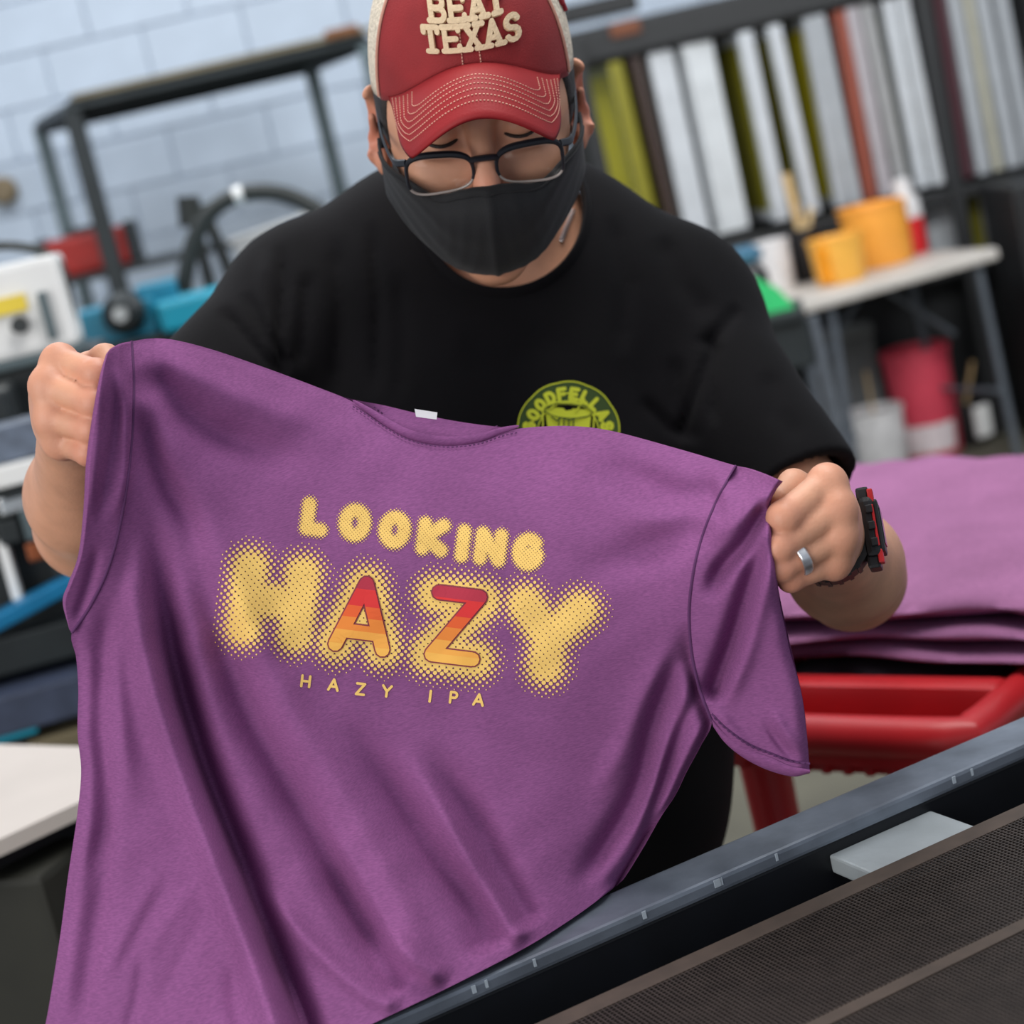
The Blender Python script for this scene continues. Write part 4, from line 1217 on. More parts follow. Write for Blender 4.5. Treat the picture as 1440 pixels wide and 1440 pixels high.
def cbox(name, s0, s1, n0, n1, z0, z1, m, bev=.002, parent=None):
    c = cpt((s0 + s1) / 2, (n0 + n1) / 2, (z0 + z1) / 2)
    o = MB().box(Vector(c), (s1 - s0, n1 - n0, z1 - z0), RZ_, bev).build(name, m)
    return at_root(o, parent or conv)
S0, S1 = -.55, .95
cbox('side_rail', S0, S1, -.046, .0, .908, .92, M_STEEL, .003)
cbox('side_wall', S0, S1, -.012, -.002, .74, .908, M_NAVY)
cbox('side_skirt', S0, S1, -.044, -.036, .80, .908, M_NAVY)
be0 = on_z(860, 1387, .906); bn = float((be0 - r1) @ nx_)
cbox('belt_bed', S0, S1, -.002, .74, .830, .836, M_DARK)
cbox('belt_edge', S0, S1, bn, bn + .018, .9025, .9040, M_BEDGE, 0)
BW = .62
wires = MB()
pit = .0034
def wire(p, q, w, h):
    t = (q - p) / np.linalg.norm(q - p); sd = np.cross(t, (0, 0, 1)) * w / 2; up = np.array((0, 0, h / 2))
    V = [p - sd - up, p + sd - up, p + sd + up, p - sd + up, q - sd - up, q + sd - up, q + sd + up, q - sd + up]
    wires.add(V, [(0, 1, 5, 4), (1, 2, 6, 5), (2, 3, 7, 6), (3, 0, 4, 7)])
n = bn + .016
while n < bn + BW:
    wire(cpt(S0, n, .9030), cpt(S1, n, .9030), .0010, .0008); n += pit
s = -.40
while s < .62:
    wire(cpt(s, bn + .010, .9034), cpt(s, bn + BW, .9034), .0010, .0008); s += pit
mesh_belt = wires.build('mesh_belt', M_BELT); tag(at_root(mesh_belt, conv), kind='stuff')
sm0 = on_z(1440, 1292, .904); sn = float((sm0 - r1) @ nx_)
cbox('belt_seam', -.4, .62, sn, sn + .012, .9036, .9046, M_BEDGE, 0)
cbox('far_rail', S0, S1, .70, .74, .880, .92, M_STEEL, .003)
for s_, n_ in ((S0 + .05, .0), (S1 - .05, .0), (S0 + .05, .70), (S1 - .05, .70)):
    cbox('leg', s_ - .025, s_ + .025, n_ - .025, n_ + .025, 0, .81, M_NAVY, .003)
cbox('cross_bar', S0, S1, -.02, .02, .25, .29, M_NAVY)
for s_, w_ in ((.024, .003), (.084, .006), (.089, .002), (.137, .002), (.30, .003), (.318, .002), (-.063, .002), (-.10, .002), (-.11, .003)):
    cbox('paint_chip', s_, s_ + w_, -.0002, .0006, .913, .9185, M_CHIP, 0)
# alloy plate bridging the gap between rail and belt
q = [on_z(1155, 1190, .9), on_z(1290, 1127, .9), on_z(1368, 1146, .9), on_z(1228, 1212, .9)]
sv = [float((p - r1) @ ax_) for p in q]; nv_ = [float((p - r1) @ nx_) for p in q]
pl = cbox('gap_plate', min(sv) - .006, max(sv) - .012, -.002, bn + .004, .886, .900, M_ALU, .002)
pl['label'] = 'pale worn alloy plate in the gap'

# red utility cart
M_CART = mat('red_polyethylene', (186, 34, 40), rough=0.38, var=0.08, scale=10, spec=0.5)
CA, CB = on_z(1128, 1003, .80), on_z(1352, 1010, .80)
ex = CB - CA; ex[2] = 0; ex /= np.linalg.norm(ex); ey = np.array((-ex[1], ex[0], 0.0))
cyaw = math.degrees(math.atan2(ex[1], ex[0])); RC = ROT(0, 0, cyaw)
cart = thing('utility_cart', 'red plastic utility cart under the pile of purple tees', 'cart', (CB[0] + .2, CB[1] + .3, 0))
def kp(a, b, z): return CB + ex * a + ey * b + np.array((0, 0, z - .80))
def kbox(name, a0, a1, b0, b1, z0, z1, m, bev=.006):
    return at_root(MB().box(Vector(kp((a0 + a1) / 2, (b0 + b1) / 2, (z0 + z1) / 2)), (a1 - a0, b1 - b0, z1 - z0), RC, bev).build(name, m, None, True), cart)
CW, CD = .325, .74
kbox('shelf', -CW, .0, .10, CD, .745, .775, M_CART)
# raised rounded rim round the shelf, with the hollow handle end towards the camera
rim = [(-CW, 0.0), (-CW + .01, -.012), (-.02, -.012), (.004, .008), (.010, .05), (.012, .40), (.008, CD), (-.02, CD + .015), (-CW + .02, CD + .015), (-CW, CD), (-CW - .005, .4)]
rp = polyline(rim, 120, True)
at_root(MB().tube([kp(a, b, .782) for a, b in rp], .022, n=14, closed=True, flat=1.0).build('rim', M_CART, None, True), cart)
kbox('handle_back', -CW, .005, .068, .108, .735, .806, M_CART, .012)
kbox('handle_floor', -CW, .0, -.01, .08, .738, .748, M_CART, .003)
kbox('apron', -CW + .01, -.005, -.022, -.010, .750, .785, M_CART, .004)
for i in range(11):
    kbox('rib', -CW + .03 + i * .026, -CW + .040 + i * .026, -.016, .004, .738, .752, M_CART, .002)
kbox('lower_shelf', -CW, .0, .04, CD, .22, .26, M_CART, .012)
for a in (-CW + .03, -.03):
    for b_ in (.07, CD - .05):
        o = MB(); p = [(.028, 0), (.024, .3), (.027, .56)]
        o.tube([kp(a, b_, .20), kp(a, b_, .48), kp(a, b_, .75)], [.030, .024, .030], n=12).build
        at_root(o.build('corner_post', M_CART, None, True), cart)
        w_ = MB().tube([kp(a - .014, b_, .062), kp(a + .014, b_, .062)], .062, n=20)
        at_root(w_.build('caster', M_DARK, None, True), cart)
        kbox('caster_fork', a - .022, a + .022, b_ - .02, b_ + .02, .10, .22, M_DARK, .004)

# folded tees piled on the cart
M_STK = cotton('purple_jersey_pile', (158, 106, 144), None)
M_BLK = mat('black_jersey', (26, 16, 26), rough=0.95, var=0.3, scale=30)
def tee_pile(name, a0, a1, b0, b1, z0, z1, m, seed, label, top=.010):
    """a soft folded tee: a rounded slab with a rumpled surface"""
    r = np.random.default_rng(seed); nu, nv = 70, 70
    ph = r.uniform(0, 6.28, 8); fr = r.uniform(6, 26, (8, 2))
    V = []; F = []
    for side in (0, 1):
        for i in range(nu):
            for j in range(nv):
                a, b_ = -1 + 2 * i / (nu - 1), -1 + 2 * j / (nv - 1)
                e = (1 - abs(a) ** 8) ** .5 * (1 - abs(b_) ** 8) ** .5
                wob = .010 * math.sin(5 * a + ph[0]) + .006 * math.sin(11 * a + ph[1])
                x = a0 + (a1 - a0) * (a + 1) / 2 + .008 * math.sin(7 * b_ + ph[2]) * abs(a); y = b0 + (b1 - b0) * (b_ + 1) / 2 + wob * (abs(b_) ** 3)
                w = sum(math.sin(fr[k][0] * x * 1.3 + fr[k][1] * y * 1.3 + ph[k] + 1.2 * math.sin(9 * x + ph[-k - 1])) for k in range(8)) / 8
                zc = (z0 + z1) / 2; hh = (z1 - z0) / 2
                z = zc + (hh * e + top * w * (0.4 + .6 * (1 - e) + .4)) * (1 if side else -1) * 1.0 + (.006 * w if side == 0 else 0)
                V.append(kp(x, y, max(z, z0 + .0005)))
    for i in range(nu - 1):
        for j in range(nv - 1):
            a = i * nv + j; F.append((a, a + 1, a + nv + 1, a + nv)); o = nu * nv
            F.append((o + a, o + a + nv, o + a + nv + 1, o + a + 1))
    o = nu * nv
    for j in range(nv - 1):
        F.append((j, o + j, o + j + 1, j + 1)); c = (nu - 1) * nv + j; F.append((c, c + 1, o + c + 1, o + c))
    for i in range(nu - 1):
        c = i * nv; F.append((c, c + nv, o + c + nv, o + c)); c = i * nv + nv - 1; F.append((c, o + c, o + c + nv, c + nv))
    ob = obj(name, py_mesh(name, V, F), m, None, True)
    return tag(ob, label, 'shirt', 'folded tees piled on the red cart')
tee_pile('folded_tee', -.29, -.035, .125, .70, .776, .806, M_BLK, 1, 'dark tee at the bottom of the pile on the red cart', .003)
tee_pile('folded_tee', -.54, .16, .118, .74, .807, .828, M_STK, 2, 'folded purple tee second from the bottom of the pile', .004)
tee_pile('folded_tee', -.53, .17, .12, .76, .829, .850, M_STK, 3, 'folded purple tee just under the rumpled top one', .005)
tee_pile('folded_tee', -.56, .20, .125, .80, .851, .884, M_STK, 4, 'rumpled purple tee on top of the pile on the cart', .012)

# white printing platen at the left
M_PLAT = mat('white_platen', (206, 196, 188), rough=0.6, var=0.05, scale=5)
M_GRIME = mat('grimy_dark_green', (38, 38, 31), rough=0.7, var=0.3, scale=6)
a, b_, c, d_ = on_z(-90, 1044, .85), on_z(150, 1051, .85), on_z(150, 1110, .85), on_z(-90, 1222, .85)
plat = thing('press_platen', 'white shirt platen on a dark arm at the lower left', 'platen', tuple((a + c) / 2 * (1, 1, 0)))
V = [p - (0, 0, o) for o in (0, .018) for p in (a, b_, c, d_)]
at_root(obj('board', py_mesh('board', V, [(3, 2, 1, 0), (4, 5, 6, 7), (0, 1, 5, 4), (1, 2, 6, 5), (2, 3, 7, 6), (3, 0, 4, 7)]), M_PLAT), plat)
V = [p - (0, 0, o) for o in (.0185, .032) for p in (a, b_, c * .97 + a * .03, d_ * .97 + b_ * .03)]
at_root(obj('under_plate', py_mesh('under_plate', V, [(3, 2, 1, 0), (4, 5, 6, 7), (0, 1, 5, 4), (1, 2, 6, 5), (2, 3, 7, 6), (3, 0, 4, 7)]), M_NAVY), plat)
mid = (a + b_ + c + d_) / 4
at_root(MB().box(Vector(mid + (0, 0, -.06)), (.40, .06, .05), ROT(0, 0, -38), .004).build('support_arm', M_NAVY), plat)
at_root(MB().box(Vector((mid[0] - .05, mid[1] + .02, .40)), (.34, .34, .80), ROT(0, 0, -20), .01).build('pedestal', M_GRIME), plat)
at_root(MB().box(Vector((mid[0] + .02, mid[1] - .17, .52)), (.38, .03, .05), ROT(0, 0, -20), .004).build('pedestal_bar', M_NAVY), plat)
at_root(MB().box(Vector((mid[0] - .05, mid[1] + .02, .03)), (.46, .46, .06), ROT(0, 0, -20), .01).build('foot', M_NAVY), plat)

# ================================================================ LEFT BACKGROUND
M_BLKS = mat('black_steel', (34, 40, 42), rough=0.5, metal=0.2, var=0.2, scale=10)
M_GRYS = mat('grey_green_steel', (84, 98, 102), rough=0.5, metal=0.2, var=0.15, scale=10)
M_WOOD = mat('worn_plywood', (110, 100, 76), rough=0.7, var=0.25, scale=6, stretch=(1, 8, 8))
M_TEAL = mat('teal_enamel', (18, 146, 172), rough=0.45, var=0.08, scale=6)
M_TEALD = mat('deep_teal_enamel', (10, 118, 146), rough=0.45, var=0.1, scale=6)
M_WHT = mat('white_enamel', (232, 232, 230), rough=0.4, var=0.04, scale=6)
M_YELS = mat('yellow_tape', (236, 208, 66), rough=0.6)
M_REDT = mat('red_enamel', (150, 24, 14), rough=0.5, var=0.15, scale=20)
M_SLATE = mat('slate_blue_panel', (92, 102, 118), rough=0.5, var=0.25, scale=40)
M_BLUE = mat('blue_anodised', (26, 120, 168), rough=0.35, metal=0.3)
M_CHR = mat('chrome', (200, 204, 206), rough=0.25, metal=0.9)
M_HOSE = mat('black_hose', (36, 40, 38), rough=0.55)
def bxm(c, d, yaw=0, bev=.006, tilt=0): return MB().box(Vector(c), d, ROT(0, tilt, yaw), bev)
def part(name, root, c, d, m, yaw=0, bev=.006, tilt=0): return at_root(bxm(c, d, yaw, bev, tilt).build(name, m), root)

# tall steel frame against the wall
fr = thing('steel_frame', 'black steel work frame with plywood top against the block wall', 'frame', (-.7, 6.9, 0))
zt = 1.915
FL, FR_, BL, BR = (-1.17, 6.6), (-.13, 6.6), (-1.40, 7.15), (-.36, 7.15)
def leg(p, w, m): part('leg', fr, (p[0], p[1], zt / 2 - .02), (w, w, zt - .04), m, 0, .004)
leg(FL, .060, M_BLKS); leg(FR_, .055, M_GRYS); leg(BL, .050, M_GRYS); leg(BR, .055, M_GRYS)
for p, q in ((FL, FR_), (BL, BR), (FL, BL), (FR_, BR)):
    at_root(MB().tube([(p[0], p[1], zt - .03), (q[0], q[1], zt - .03)], .030, n=4).build('top_bar', M_BLKS), fr)
V = [(x, y, z) for z in (zt + .0, zt + .018) for x, y in ((FL[0] + .02, FL[1] - .02), (FR_[0] + .03, FR_[1] - .02), (BR[0], BR[1]), (BL[0] + .1, BL[1]))]
at_root(obj('plywood_top', py_mesh('plywood_top', V, [(3, 2, 1, 0), (4, 5, 6, 7), (0, 1, 5, 4), (1, 2, 6, 5), (2, 3, 7, 6), (3, 0, 4, 7)]), M_WOOD), fr)
part('shelf_board', fr, (-.80, 6.86, 1.315), (1.16, .52, .025), M_BLKS, 0, .002)
part('top_bracket', fr, (-.20, 6.60, zt + .02), (.12, .06, .03), mat('rusty_bracket', (120, 78, 48), rough=.8), 0)
# red toolbox on the frame's shelf
tb = thing('toolbox', 'long red toolbox on the shelf of the black frame', 'toolbox', (-1.06, 6.85, 1.33))
rc_ = on_y(122, 356, 6.72)
part('body', tb, (rc_[0], 6.80, 1.328 + .07), (.29, .16, .14), M_REDT, 0, .02)
part('end_cap', tb, (rc_[0] + .16, 6.80, 1.328 + .075), (.035, .15, .15), M_BLKS, 0, .01)
part('end_cap', tb, (rc_[0] - .16, 6.80, 1.328 + .075), (.035, .15, .15), M_BLKS, 0, .01)
part('handle', tb, (rc_[0], 6.80, 1.328 + .152), (.12, .025, .025), M_BLKS, 0, .005)
# round outlet on the wall
oc = on_y(6, 268, YW - .02)
ol = MB().lathe([(.001, 0), (.055, 0), (.055, .03), (.04, .045), (.001, .045)], n=24, M=ROT(90).to_4x4()); 
o = at_root(ol.build('wall_outlet', mat('tan_plastic', (128, 112, 86), rough=.6), None, True), thing('wall_fitting', 'round tan fitting on the block wall at the far left', 'fitting', tuple(oc))); o.location += Vector(oc)

# rear press body with teal heads
pb = thing('rear_press', 'black press cabinet carrying two teal heads behind the man’s raised fist', 'machine', (-.85, 4.9, 0))
zc = on_y(165, 480, 4.45)[2]
part('cabinet', pb, (-.86, 4.85, zc / 2 - .02), (1.15, .80, zc - .04), M_BLKS, 0, .02)
part('deck', pb, (-.86, 4.80, zc - .02), (1.2, .86, .04), M_BLKS, 0, .008)
c0 = on_y(163, 446, 4.5)
part('teal_head', pb, (c0[0], 4.55, zc + .042), (.215, .26, .084), M_TEALD, 0, .008)
c1 = on_y(205, 438, 4.5)
part('teal_head', pb, (c1[0] + .02, 4.62, zc + .055), (.10, .26, .110), M_TEALD, 8, .008)
c2 = on_y(285, 455, 4.3)
part('teal_head', pb, (c2[0], 4.5, zc + .034), (.26, .3, .068), M_TEAL, 12, .01)
kn = on_y(172, 441, 4.38)
o = MB().lathe([(.001, 0), (.050, 0), (.050, .03), (.030, .05), (.001, .05)], n=24, M=ROT(90).to_4x4()); o.V = [(x + kn[0], y + 4.42, z + kn[2]) for x, y, z in o.V]
at_root(o.build('lock_knob', M_BLKS, None, True), pb)
o = MB().lathe([(.001, 0), (.018, 0), (.018, .02), (.001, .02)], n=16, M=ROT(90).to_4x4()); o.V = [(x + kn[0], y + 4.37, z + kn[2]) for x, y, z in o.V]
at_root(o.build('knob_bolt', M_CHR, None, True), pb)
pt = on_y(150, 300, 4.6)
# hose arch and its stand
Y = 4.75
hp = [on_y(u, v, Y) for u, v in ((262, 446), (258, 420), (264, 370), (280, 322), (306, 290), (346, 272), (392, 272), (430, 286), (466, 310), (500, 350), (518, 400), (520, 420))]
hs = thing('hose_loop', 'black hose arching over the teal press heads', 'hose', tuple(hp[0]))
at_root(MB().tube(list(polyline(hp, 70)), .0215, n=12).build('hose', M_HOSE, None, True), hs)
w0 = polyline(hp, 200)[84:90]
at_root(MB().tube(list(w0), .0235, n=12).build('hose_tape', M_WHT, None, True), hs)
st = thing('strut_stand', 'pair of black leaning struts inside the hose loop', 'stand', tuple(on_y(310, 470, 4.9)))
for (a, b_) in (((266, 285), (300, 420)), ((284, 288), (335, 412))):
    at_root(MB().tube([on_y(*a, 4.9), on_y(*b_, 4.9)], .016, n=8).build('strut', M_HOSE, None, True), st)
at_root(MB().tube([on_y(264, 276, 4.9), on_y(268, 318, 4.9)], .030, n=10).build('strut_head', M_HOSE, None, True), st)
part('strut_foot', st, tuple(np.array(on_y(316, 424, 4.9))), (.16, .1, .03), M_HOSE)
# white carton behind the man's shoulder
wcn = on_y(405, 365, 5.0)
wt = thing('white_carton', 'white carton behind the man’s shoulder inside the hose loop', 'carton', tuple(wcn))
part('carton_body', wt, (wcn[0] + .02, 5.05, (zc + wcn[2] + .09) / 2), (.26, .2, wcn[2] + .09 - zc), M_WHT, -18, .01)
part('carton_flap', wt, (wcn[0] + .02, 5.05, wcn[2] + .095), (.28, .21, .012), M_WHT, -18, .003, -6)

# near control unit and print arms
cu = thing('control_unit', 'white control box with a yellow stripe and black cable at the left edge', 'machine', (-.95, 3.4, 0))
wbc = on_y(20, 437, 3.35)
part('white_box', cu, (wbc[0] - .06, 3.40, wbc[2]), (.30, .16, .165), M_WHT, 6, .012)
part('yellow_stripe', cu, (wbc[0] - .068, 3.312, wbc[2] + .012), (.20, .006, .030), M_YELS, 6, .001)
part('lower_lip', cu, (wbc[0] - .06, 3.40, wbc[2] - .091), (.31, .17, .018), M_GRYS, 6, .004)
part('latch', cu, (wbc[0] + .062, 3.318, wbc[2] - .02), (.016, .02, .085), M_GRYS, 6, .003)
o = MB().lathe([(.001, 0), (.016, 0), (.014, .018), (.001, .018)], n=18, M=ROT(90).to_4x4()); kk = on_y(26, 458, 3.30); o.V = [(x + kk[0], y + 3.315, z + kk[2]) for x, y, z in o.V]
at_root(o.build('dial_knob', M_BLKS, None, True), cu)
cb = [on_y(u, v, 3.42) for u, v in ((-60, 352), (-20, 347), (20, 346), (55, 353), (84, 372), (98, 420), (104, 480))]
at_root(MB().tube(list(polyline(cb, 40)), .0085, n=8).build('cable', M_HOSE, None, True), cu)
part('body', cu, (wbc[0] - .10, 3.46, wbc[2] - .175), (.42, .26, .16), M_BLKS, 6, .01)
part('column', cu, (wbc[0] - .10, 3.5, (wbc[2] - .25) / 2), (.22, .22, wbc[2] - .25), M_BLKS, 0, .01)
ar = thing('carousel_press', 'dark carousel press with slate and blue arms behind the elbow at left', 'machine', (-.85, 3.0, 0))
def arm(name, u, v, y, w, h, dep, m, yaw=0, tilt=0, bev=.004):
    c = on_y(u, v, y); return part(name, ar, tuple(c), (w, dep, h), m, yaw, bev, tilt)
arm('slate_panel', 20, 618, 3.02, .22, .058, .10, M_SLATE, 10)
arm('white_edge', 20, 662, 3.00, .24, .034, .12, M_WHT, 10)
arm('head_frame', 20, 790, 3.06, .30, .26, .10, M_BLKS, 10)
for i, (u, v, w, h, m) in enumerate(((22, 706, .05, .03, M_CHR), (66, 716, .04, .045, M_CHR), (14, 745, .035, .04, M_BLKS), (78, 758, .05, .03, M_GRYS), (14, 800, .016, .10, M_WHT), (52, 772, .03, .03, mat('copper_fitting', (150, 84, 52), rough=.4, metal=.6)), (46, 735, .03, .05, M_GRYS), (88, 790, .03, .04, M_BLKS), (30, 690, .06, .014, M_BLKS))):
    arm('fitting', u, v, 2.97, w, h, .05, m, 10)
arm('blue_rail', 45, 847, 2.93, .16, .026, .05, M_BLUE, 12, -14)
arm('dark_arm', 30, 905, 2.98, .30, .060, .14, M_BLKS, 12)
arm('slate_arm', 30, 985, 2.92, .32, .062, .16, mat('dark_slate', (58, 66, 86), rough=.5, var=.2, scale=30), 12)
arm('teal_edge', 0, 1034, 2.86, .12, .014, .05, M_TEAL, 12)
arm('wood_block', 85, 1036, 2.90, .10, .03, .08, M_WOOD, 12)
cc = on_y(20, 790, 3.2)
part('hub_column', ar, (cc[0] - .05, 3.18, .62), (.26, .20, 1.24), M_BLKS, 10, .01)
part('hub_foot', ar, (cc[0] - .05, 3.18, .03), (.6, .5, .06), M_BLKS, 10, .01)

# ================================================================ RIGHT BACKGROUND
M_RACK = mat('black_rack_steel', (20, 22, 24), rough=0.55, var=0.2, scale=8)
M_ALF = mat('pale_alloy_frame', (188, 192, 196), rough=0.5, metal=0.15, var=0.1, scale=12)
YR = 6.8
ZL, ZU = .930, 1.640
rk = thing('screen_rack', 'black steel rack holding upright printing screens', 'rack', (1.5, 7.05, 0))
X0, X1 = .55, 2.42
part('upper_shelf', rk, (1.42, 7.05, ZU + .065), (1.75, .55, .13), M_RACK, 0, .02)
part('upper_rail', rk, (.52, 7.1, ZU + .205), (.72, .10, .07), M_RACK, 0, .01)
part('lower_shelf', rk, ((X0 + X1) / 2, 7.05, ZL - .022), (X1 - X0, .62, .045), M_RACK, 0, .004)
part('back_panel', rk, ((X0 + X1) / 2, 7.385, 1.28), (X1 - X0, .012, .72), M_RACK, 0, 0)  # black sheet added so the gaps between the screens read dark
for x in (X0 + .04, 1.835, X1 - .03):
    for y in (YR - .055, YR + .55):
        part('upright', rk, (x, y, (ZU + .1) / 2), (.05, .04, ZU + .1), M_RACK, 0, .003)
part('rust_plate', rk, (.78, 6.765, ZU + .10), (.11, .012, .05), mat('rust_label', (116, 70, 48), rough=.8), 0)
part('base_panel', rk, (1.9, 7.12, .33), (1.65, .35, .60), M_RACK, 0, .01)
part('bottom_shelf', rk, ((X0 + X1) / 2, 7.05, .62), (X1 - X0, .5, .03), M_RACK, 0, .004)
# the printing screens: four bars and a stretched mesh each
def screen(u, ubar, barc, facec, y0, y1, label, zb=ZL, hgt=.685, yaw=9):
    p = on_y(u, 200, y0); x = p[0]; wbar = max(.018, ubar / FPX * 7.0)
    m = mat('frame_%d_%d_%d' % barc, barc, rough=.5, metal=.1, var=.08, scale=10); fm = mat('mesh_%d_%d_%d' % facec, facec, rough=.7, var=.08, scale=40)
    z0 = zb + .002
    lean = random.uniform(-1.5, 1.0)
    t = thing('printing_screen', label, 'screen', (x, y0, z0), math.radians(yaw), 'printing screens on the rack')
    t.rotation_euler[1] = math.radians(lean)
    t.location = (x + .025, y0, z0 + .018)
    D = y1 - y0
    for (c, d) in (((0, wbar / 2, hgt / 2), (wbar, .04, hgt)), ((0, D - .02, hgt / 2), (wbar, .04, hgt)), ((0, D / 2, wbar / 2 + .0), (wbar, D - .08, .035)), ((0, D / 2, hgt - .018), (wbar, D - .08, .035))):
        MB().box(c, d, None, .003).build('frame_bar', m, t)
    MB().box((-wbar / 2 + .004, D / 2, hgt / 2), (.002, D - .06, hgt - .05)).build('mesh_sheet', fm, t)
    return t
WH, GR, OL, YE, BR, MA, BK, PK, GG = (196, 200, 204), (168, 172, 176), (128, 122, 14), (190, 178, 20), (140, 70, 52), (74, 36, 44), (34, 34, 36), (172, 166, 170), (150, 158, 148)
rows = [(884, 20, OL, YE, 'screen with olive frame and bright yellow mesh, beside the man’s ear'), (914, 14, (52, 34, 26), OL, 'dark brown framed screen left of the white ones'),
 (950, 34, WH, WH, 'wide white screen, first right of the dark brown one'), (1003, 44, (204, 208, 210), GR, 'wide pale screen left of the olive pair'),
 (1071, 20, WH, OL, 'white framed screen with olive mesh on its left, first of two'), (1117, 18, WH, OL, 'white framed screen with olive mesh, second of two'),
 (1160, 18, GR, YE, 'pale grey screen with yellow mesh left of the red one'), (1180, 14, GR, GR, 'plain grey screen touching the red-brown one'),
 (1202, 18, BR, GR, 'red-brown framed screen in the middle of the rack'), (1226, 18, PK, PK, 'pinkish grey screen right of the red-brown one'),
 (1250, 16, (160, 160, 160), PK, 'dull grey screen, second right of the red-brown one'), (1279, 16, WH, GG, 'white framed screen with grey-green mesh'), (1302, 14, WH, OL, 'white framed screen with olive mesh beside the black upright'),
 (1344, 14, MA, BK, 'maroon framed screen right of the black upright'), (1368, 18, GR, GR, 'grey screen just right of the maroon one'), (1388, 12, (178, 176, 160), GR, 'grey screen with a tan edge, second right of the maroon one'),
 (1412, 18, GR, (150, 154, 158), 'grey screen third right of the maroon one'), (1438, 18, (160, 164, 168), GR, 'grey screen cut by the right edge of the photo'),]
for u, ub, bc, fc, lb_ in rows: screen(u, ub, bc, fc, YR - .02 + random.uniform(-.01, .02), YR + .48, lb_)
# paler pieces on the shelf below
for u, w, c, lb_ in ((1330, 60, GR, 'grey box on the bottom shelf under the maroon screen'), (1372, 16, OL, 'olive board on the bottom shelf of the rack'), (1410, 60, GR, 'grey box on the bottom shelf at the right edge')):
    p = on_y(u, 300, 6.88); wd_ = w / FPX * 6.9
    b = thing('storage_box', lb_, 'box', (p[0], 7.0, .637))
    part('box_body', b, (p[0], 7.0, .637 + .11), (wd_, .24, .22), mat('boxc_%d' % c[0], c, rough=.7), 0, .006)
    part('box_lid', b, (p[0], 7.0, .637 + .228), (wd_ * 1.04, .25, .016), mat('boxc_%d' % c[0], c, rough=.7), 0, .003)

# folding table
M_TTOP = mat('grey_white_plastic', (204, 198, 190), rough=0.5, var=0.06, scale=8)
M_TLEG = mat('grey_tube', (98, 104, 112), rough=0.45, metal=0.3)
tA, tB = on_z(1118, 428, .74), on_z(1404, 347, .74)
tx = tB - tA; TL = np.linalg.norm(tx); tx /= TL; ty = np.array((-tx[1], tx[0], 0)); tyaw = math.degrees(math.atan2(tx[1], tx[0]))
tbl = thing('folding_table', 'white folding table with grey legs holding ink tubs', 'table', tuple((tA + tB) / 2 * (1, 1, 0)))
def tp(a, b_, z): return tA + tx * a + ty * b_ + np.array((0, 0, z - .74))
TD = .50
part('table_top', tbl, tuple(tp(TL / 2, TD / 2, .72)), (TL, TD, .04), M_TTOP, tyaw, .012)
for a in (.16, TL - .06):
    for b_ in (.05, TD - .05):
        at_root(MB().tube([tp(a, b_, .70), tp(a + (.03 if a > .3 else -.03), b_, .0)], .0150, n=10).build('leg', M_TLEG, None, True), tbl)
    at_root(MB().tube([tp(a, .05, .25), tp(a, TD - .05, .25)], .010, n=8).build('leg_brace', M_TLEG, None, True), tbl)
at_root(MB().tube([tp(TL - .06, TD / 2, .45), tp(TL - .34, TD / 2, .70)], .010, n=8).build('fold_strut', M_TLEG, None, True), tbl)
at_root(MB().tube([tp(.16, TD / 2, .45), tp(.44, TD / 2, .70)], .010, n=8).build('fold_strut', M_TLEG, None, True), tbl)
def tub(name, label, base, r, h, m, lidm=None, taper=.9, cat='tub', content=None):
    t = thing(name, label, cat, tuple(base))
    o = MB().lathe([(.001, 0), (r * taper, 0), (r * taper + .004, .006), (r, h * .93), (r * 1.05, h * .94), (r * 1.05, h), (r * .95, h), (r * .92, h * .9), (.001, h * .9)], tuple(base), n=28)
    at_root(o.build('tub_body', m, None, True), t)
    if content:
        o = MB().lathe([(.001, 0), (r * .91, 0), (r * .91, .004), (.001, .006)], (base[0], base[1], base[2] + h * .9), n=24); at_root(o.build('contents', content, None, True), t)
    return t
M_ORG = mat('orange_ink_tub', (236, 160, 60), rough=.5, var=.05); M_YOR = mat('yellow_orange_tub', (238, 176, 72), rough=.5, var=.05)
M_CLR = mat('milky_plastic', (216, 214, 214), rough=.4); M_RINK = mat('red_ink', (206, 34, 38), rough=.4); M_INKD = mat('dark_ink', (28, 26, 28), rough=.4)
b0 = on_z(1184, 396, .74); b0[2] = .741
t1 = tub('ink_tub', 'small yellow-orange ink tub at the front of the white table', b0, .092, .155, M_YOR, taper=.86, content=M_ORG)
part('side_shade', t1, (b0[0] - .06, b0[1] - .070, .741 + .075), (.05, .03, .12), mat('deep_orange_shade', (234, 148, 22), rough=.4), 40, .01)  # shade on the tub's left side, made as a deeper orange piece
b1 = on_z(1240, 372, .74); b1[2] = .741
tub('ink_tub', 'large orange ink tub beside the red bottle', b1, .118, .215, M_ORG, taper=.94, content=M_YOR)
b2 = on_z(1286, 357, .74); b2[2] = .741
bt = thing('squeeze_bottle', 'clear bottle half full of red ink on the table', 'bottle', tuple(b2))
at_root(MB().lathe([(.001, 0), (.050, 0), (.052, .01), (.052, .13), (.001, .13)], tuple(b2), n=24).build('red_ink_fill', M_RINK, None, True), bt)
at_root(MB().lathe([(.001, .13), (.052, .13), (.050, .19), (.034, .215), (.03, .235), (.001, .235)], tuple(b2), n=24).build('bottle_top', M_CLR, None, True), bt)
at_root(MB().lathe([(.001, .235), (.034, .235), (.030, .262), (.012, .275), (.001, .275)], tuple(b2), n=24).build('bottle_cap', M_CLR, None, True), bt)
b3 = on_z(1096, 408, .74); b3[2] = .741
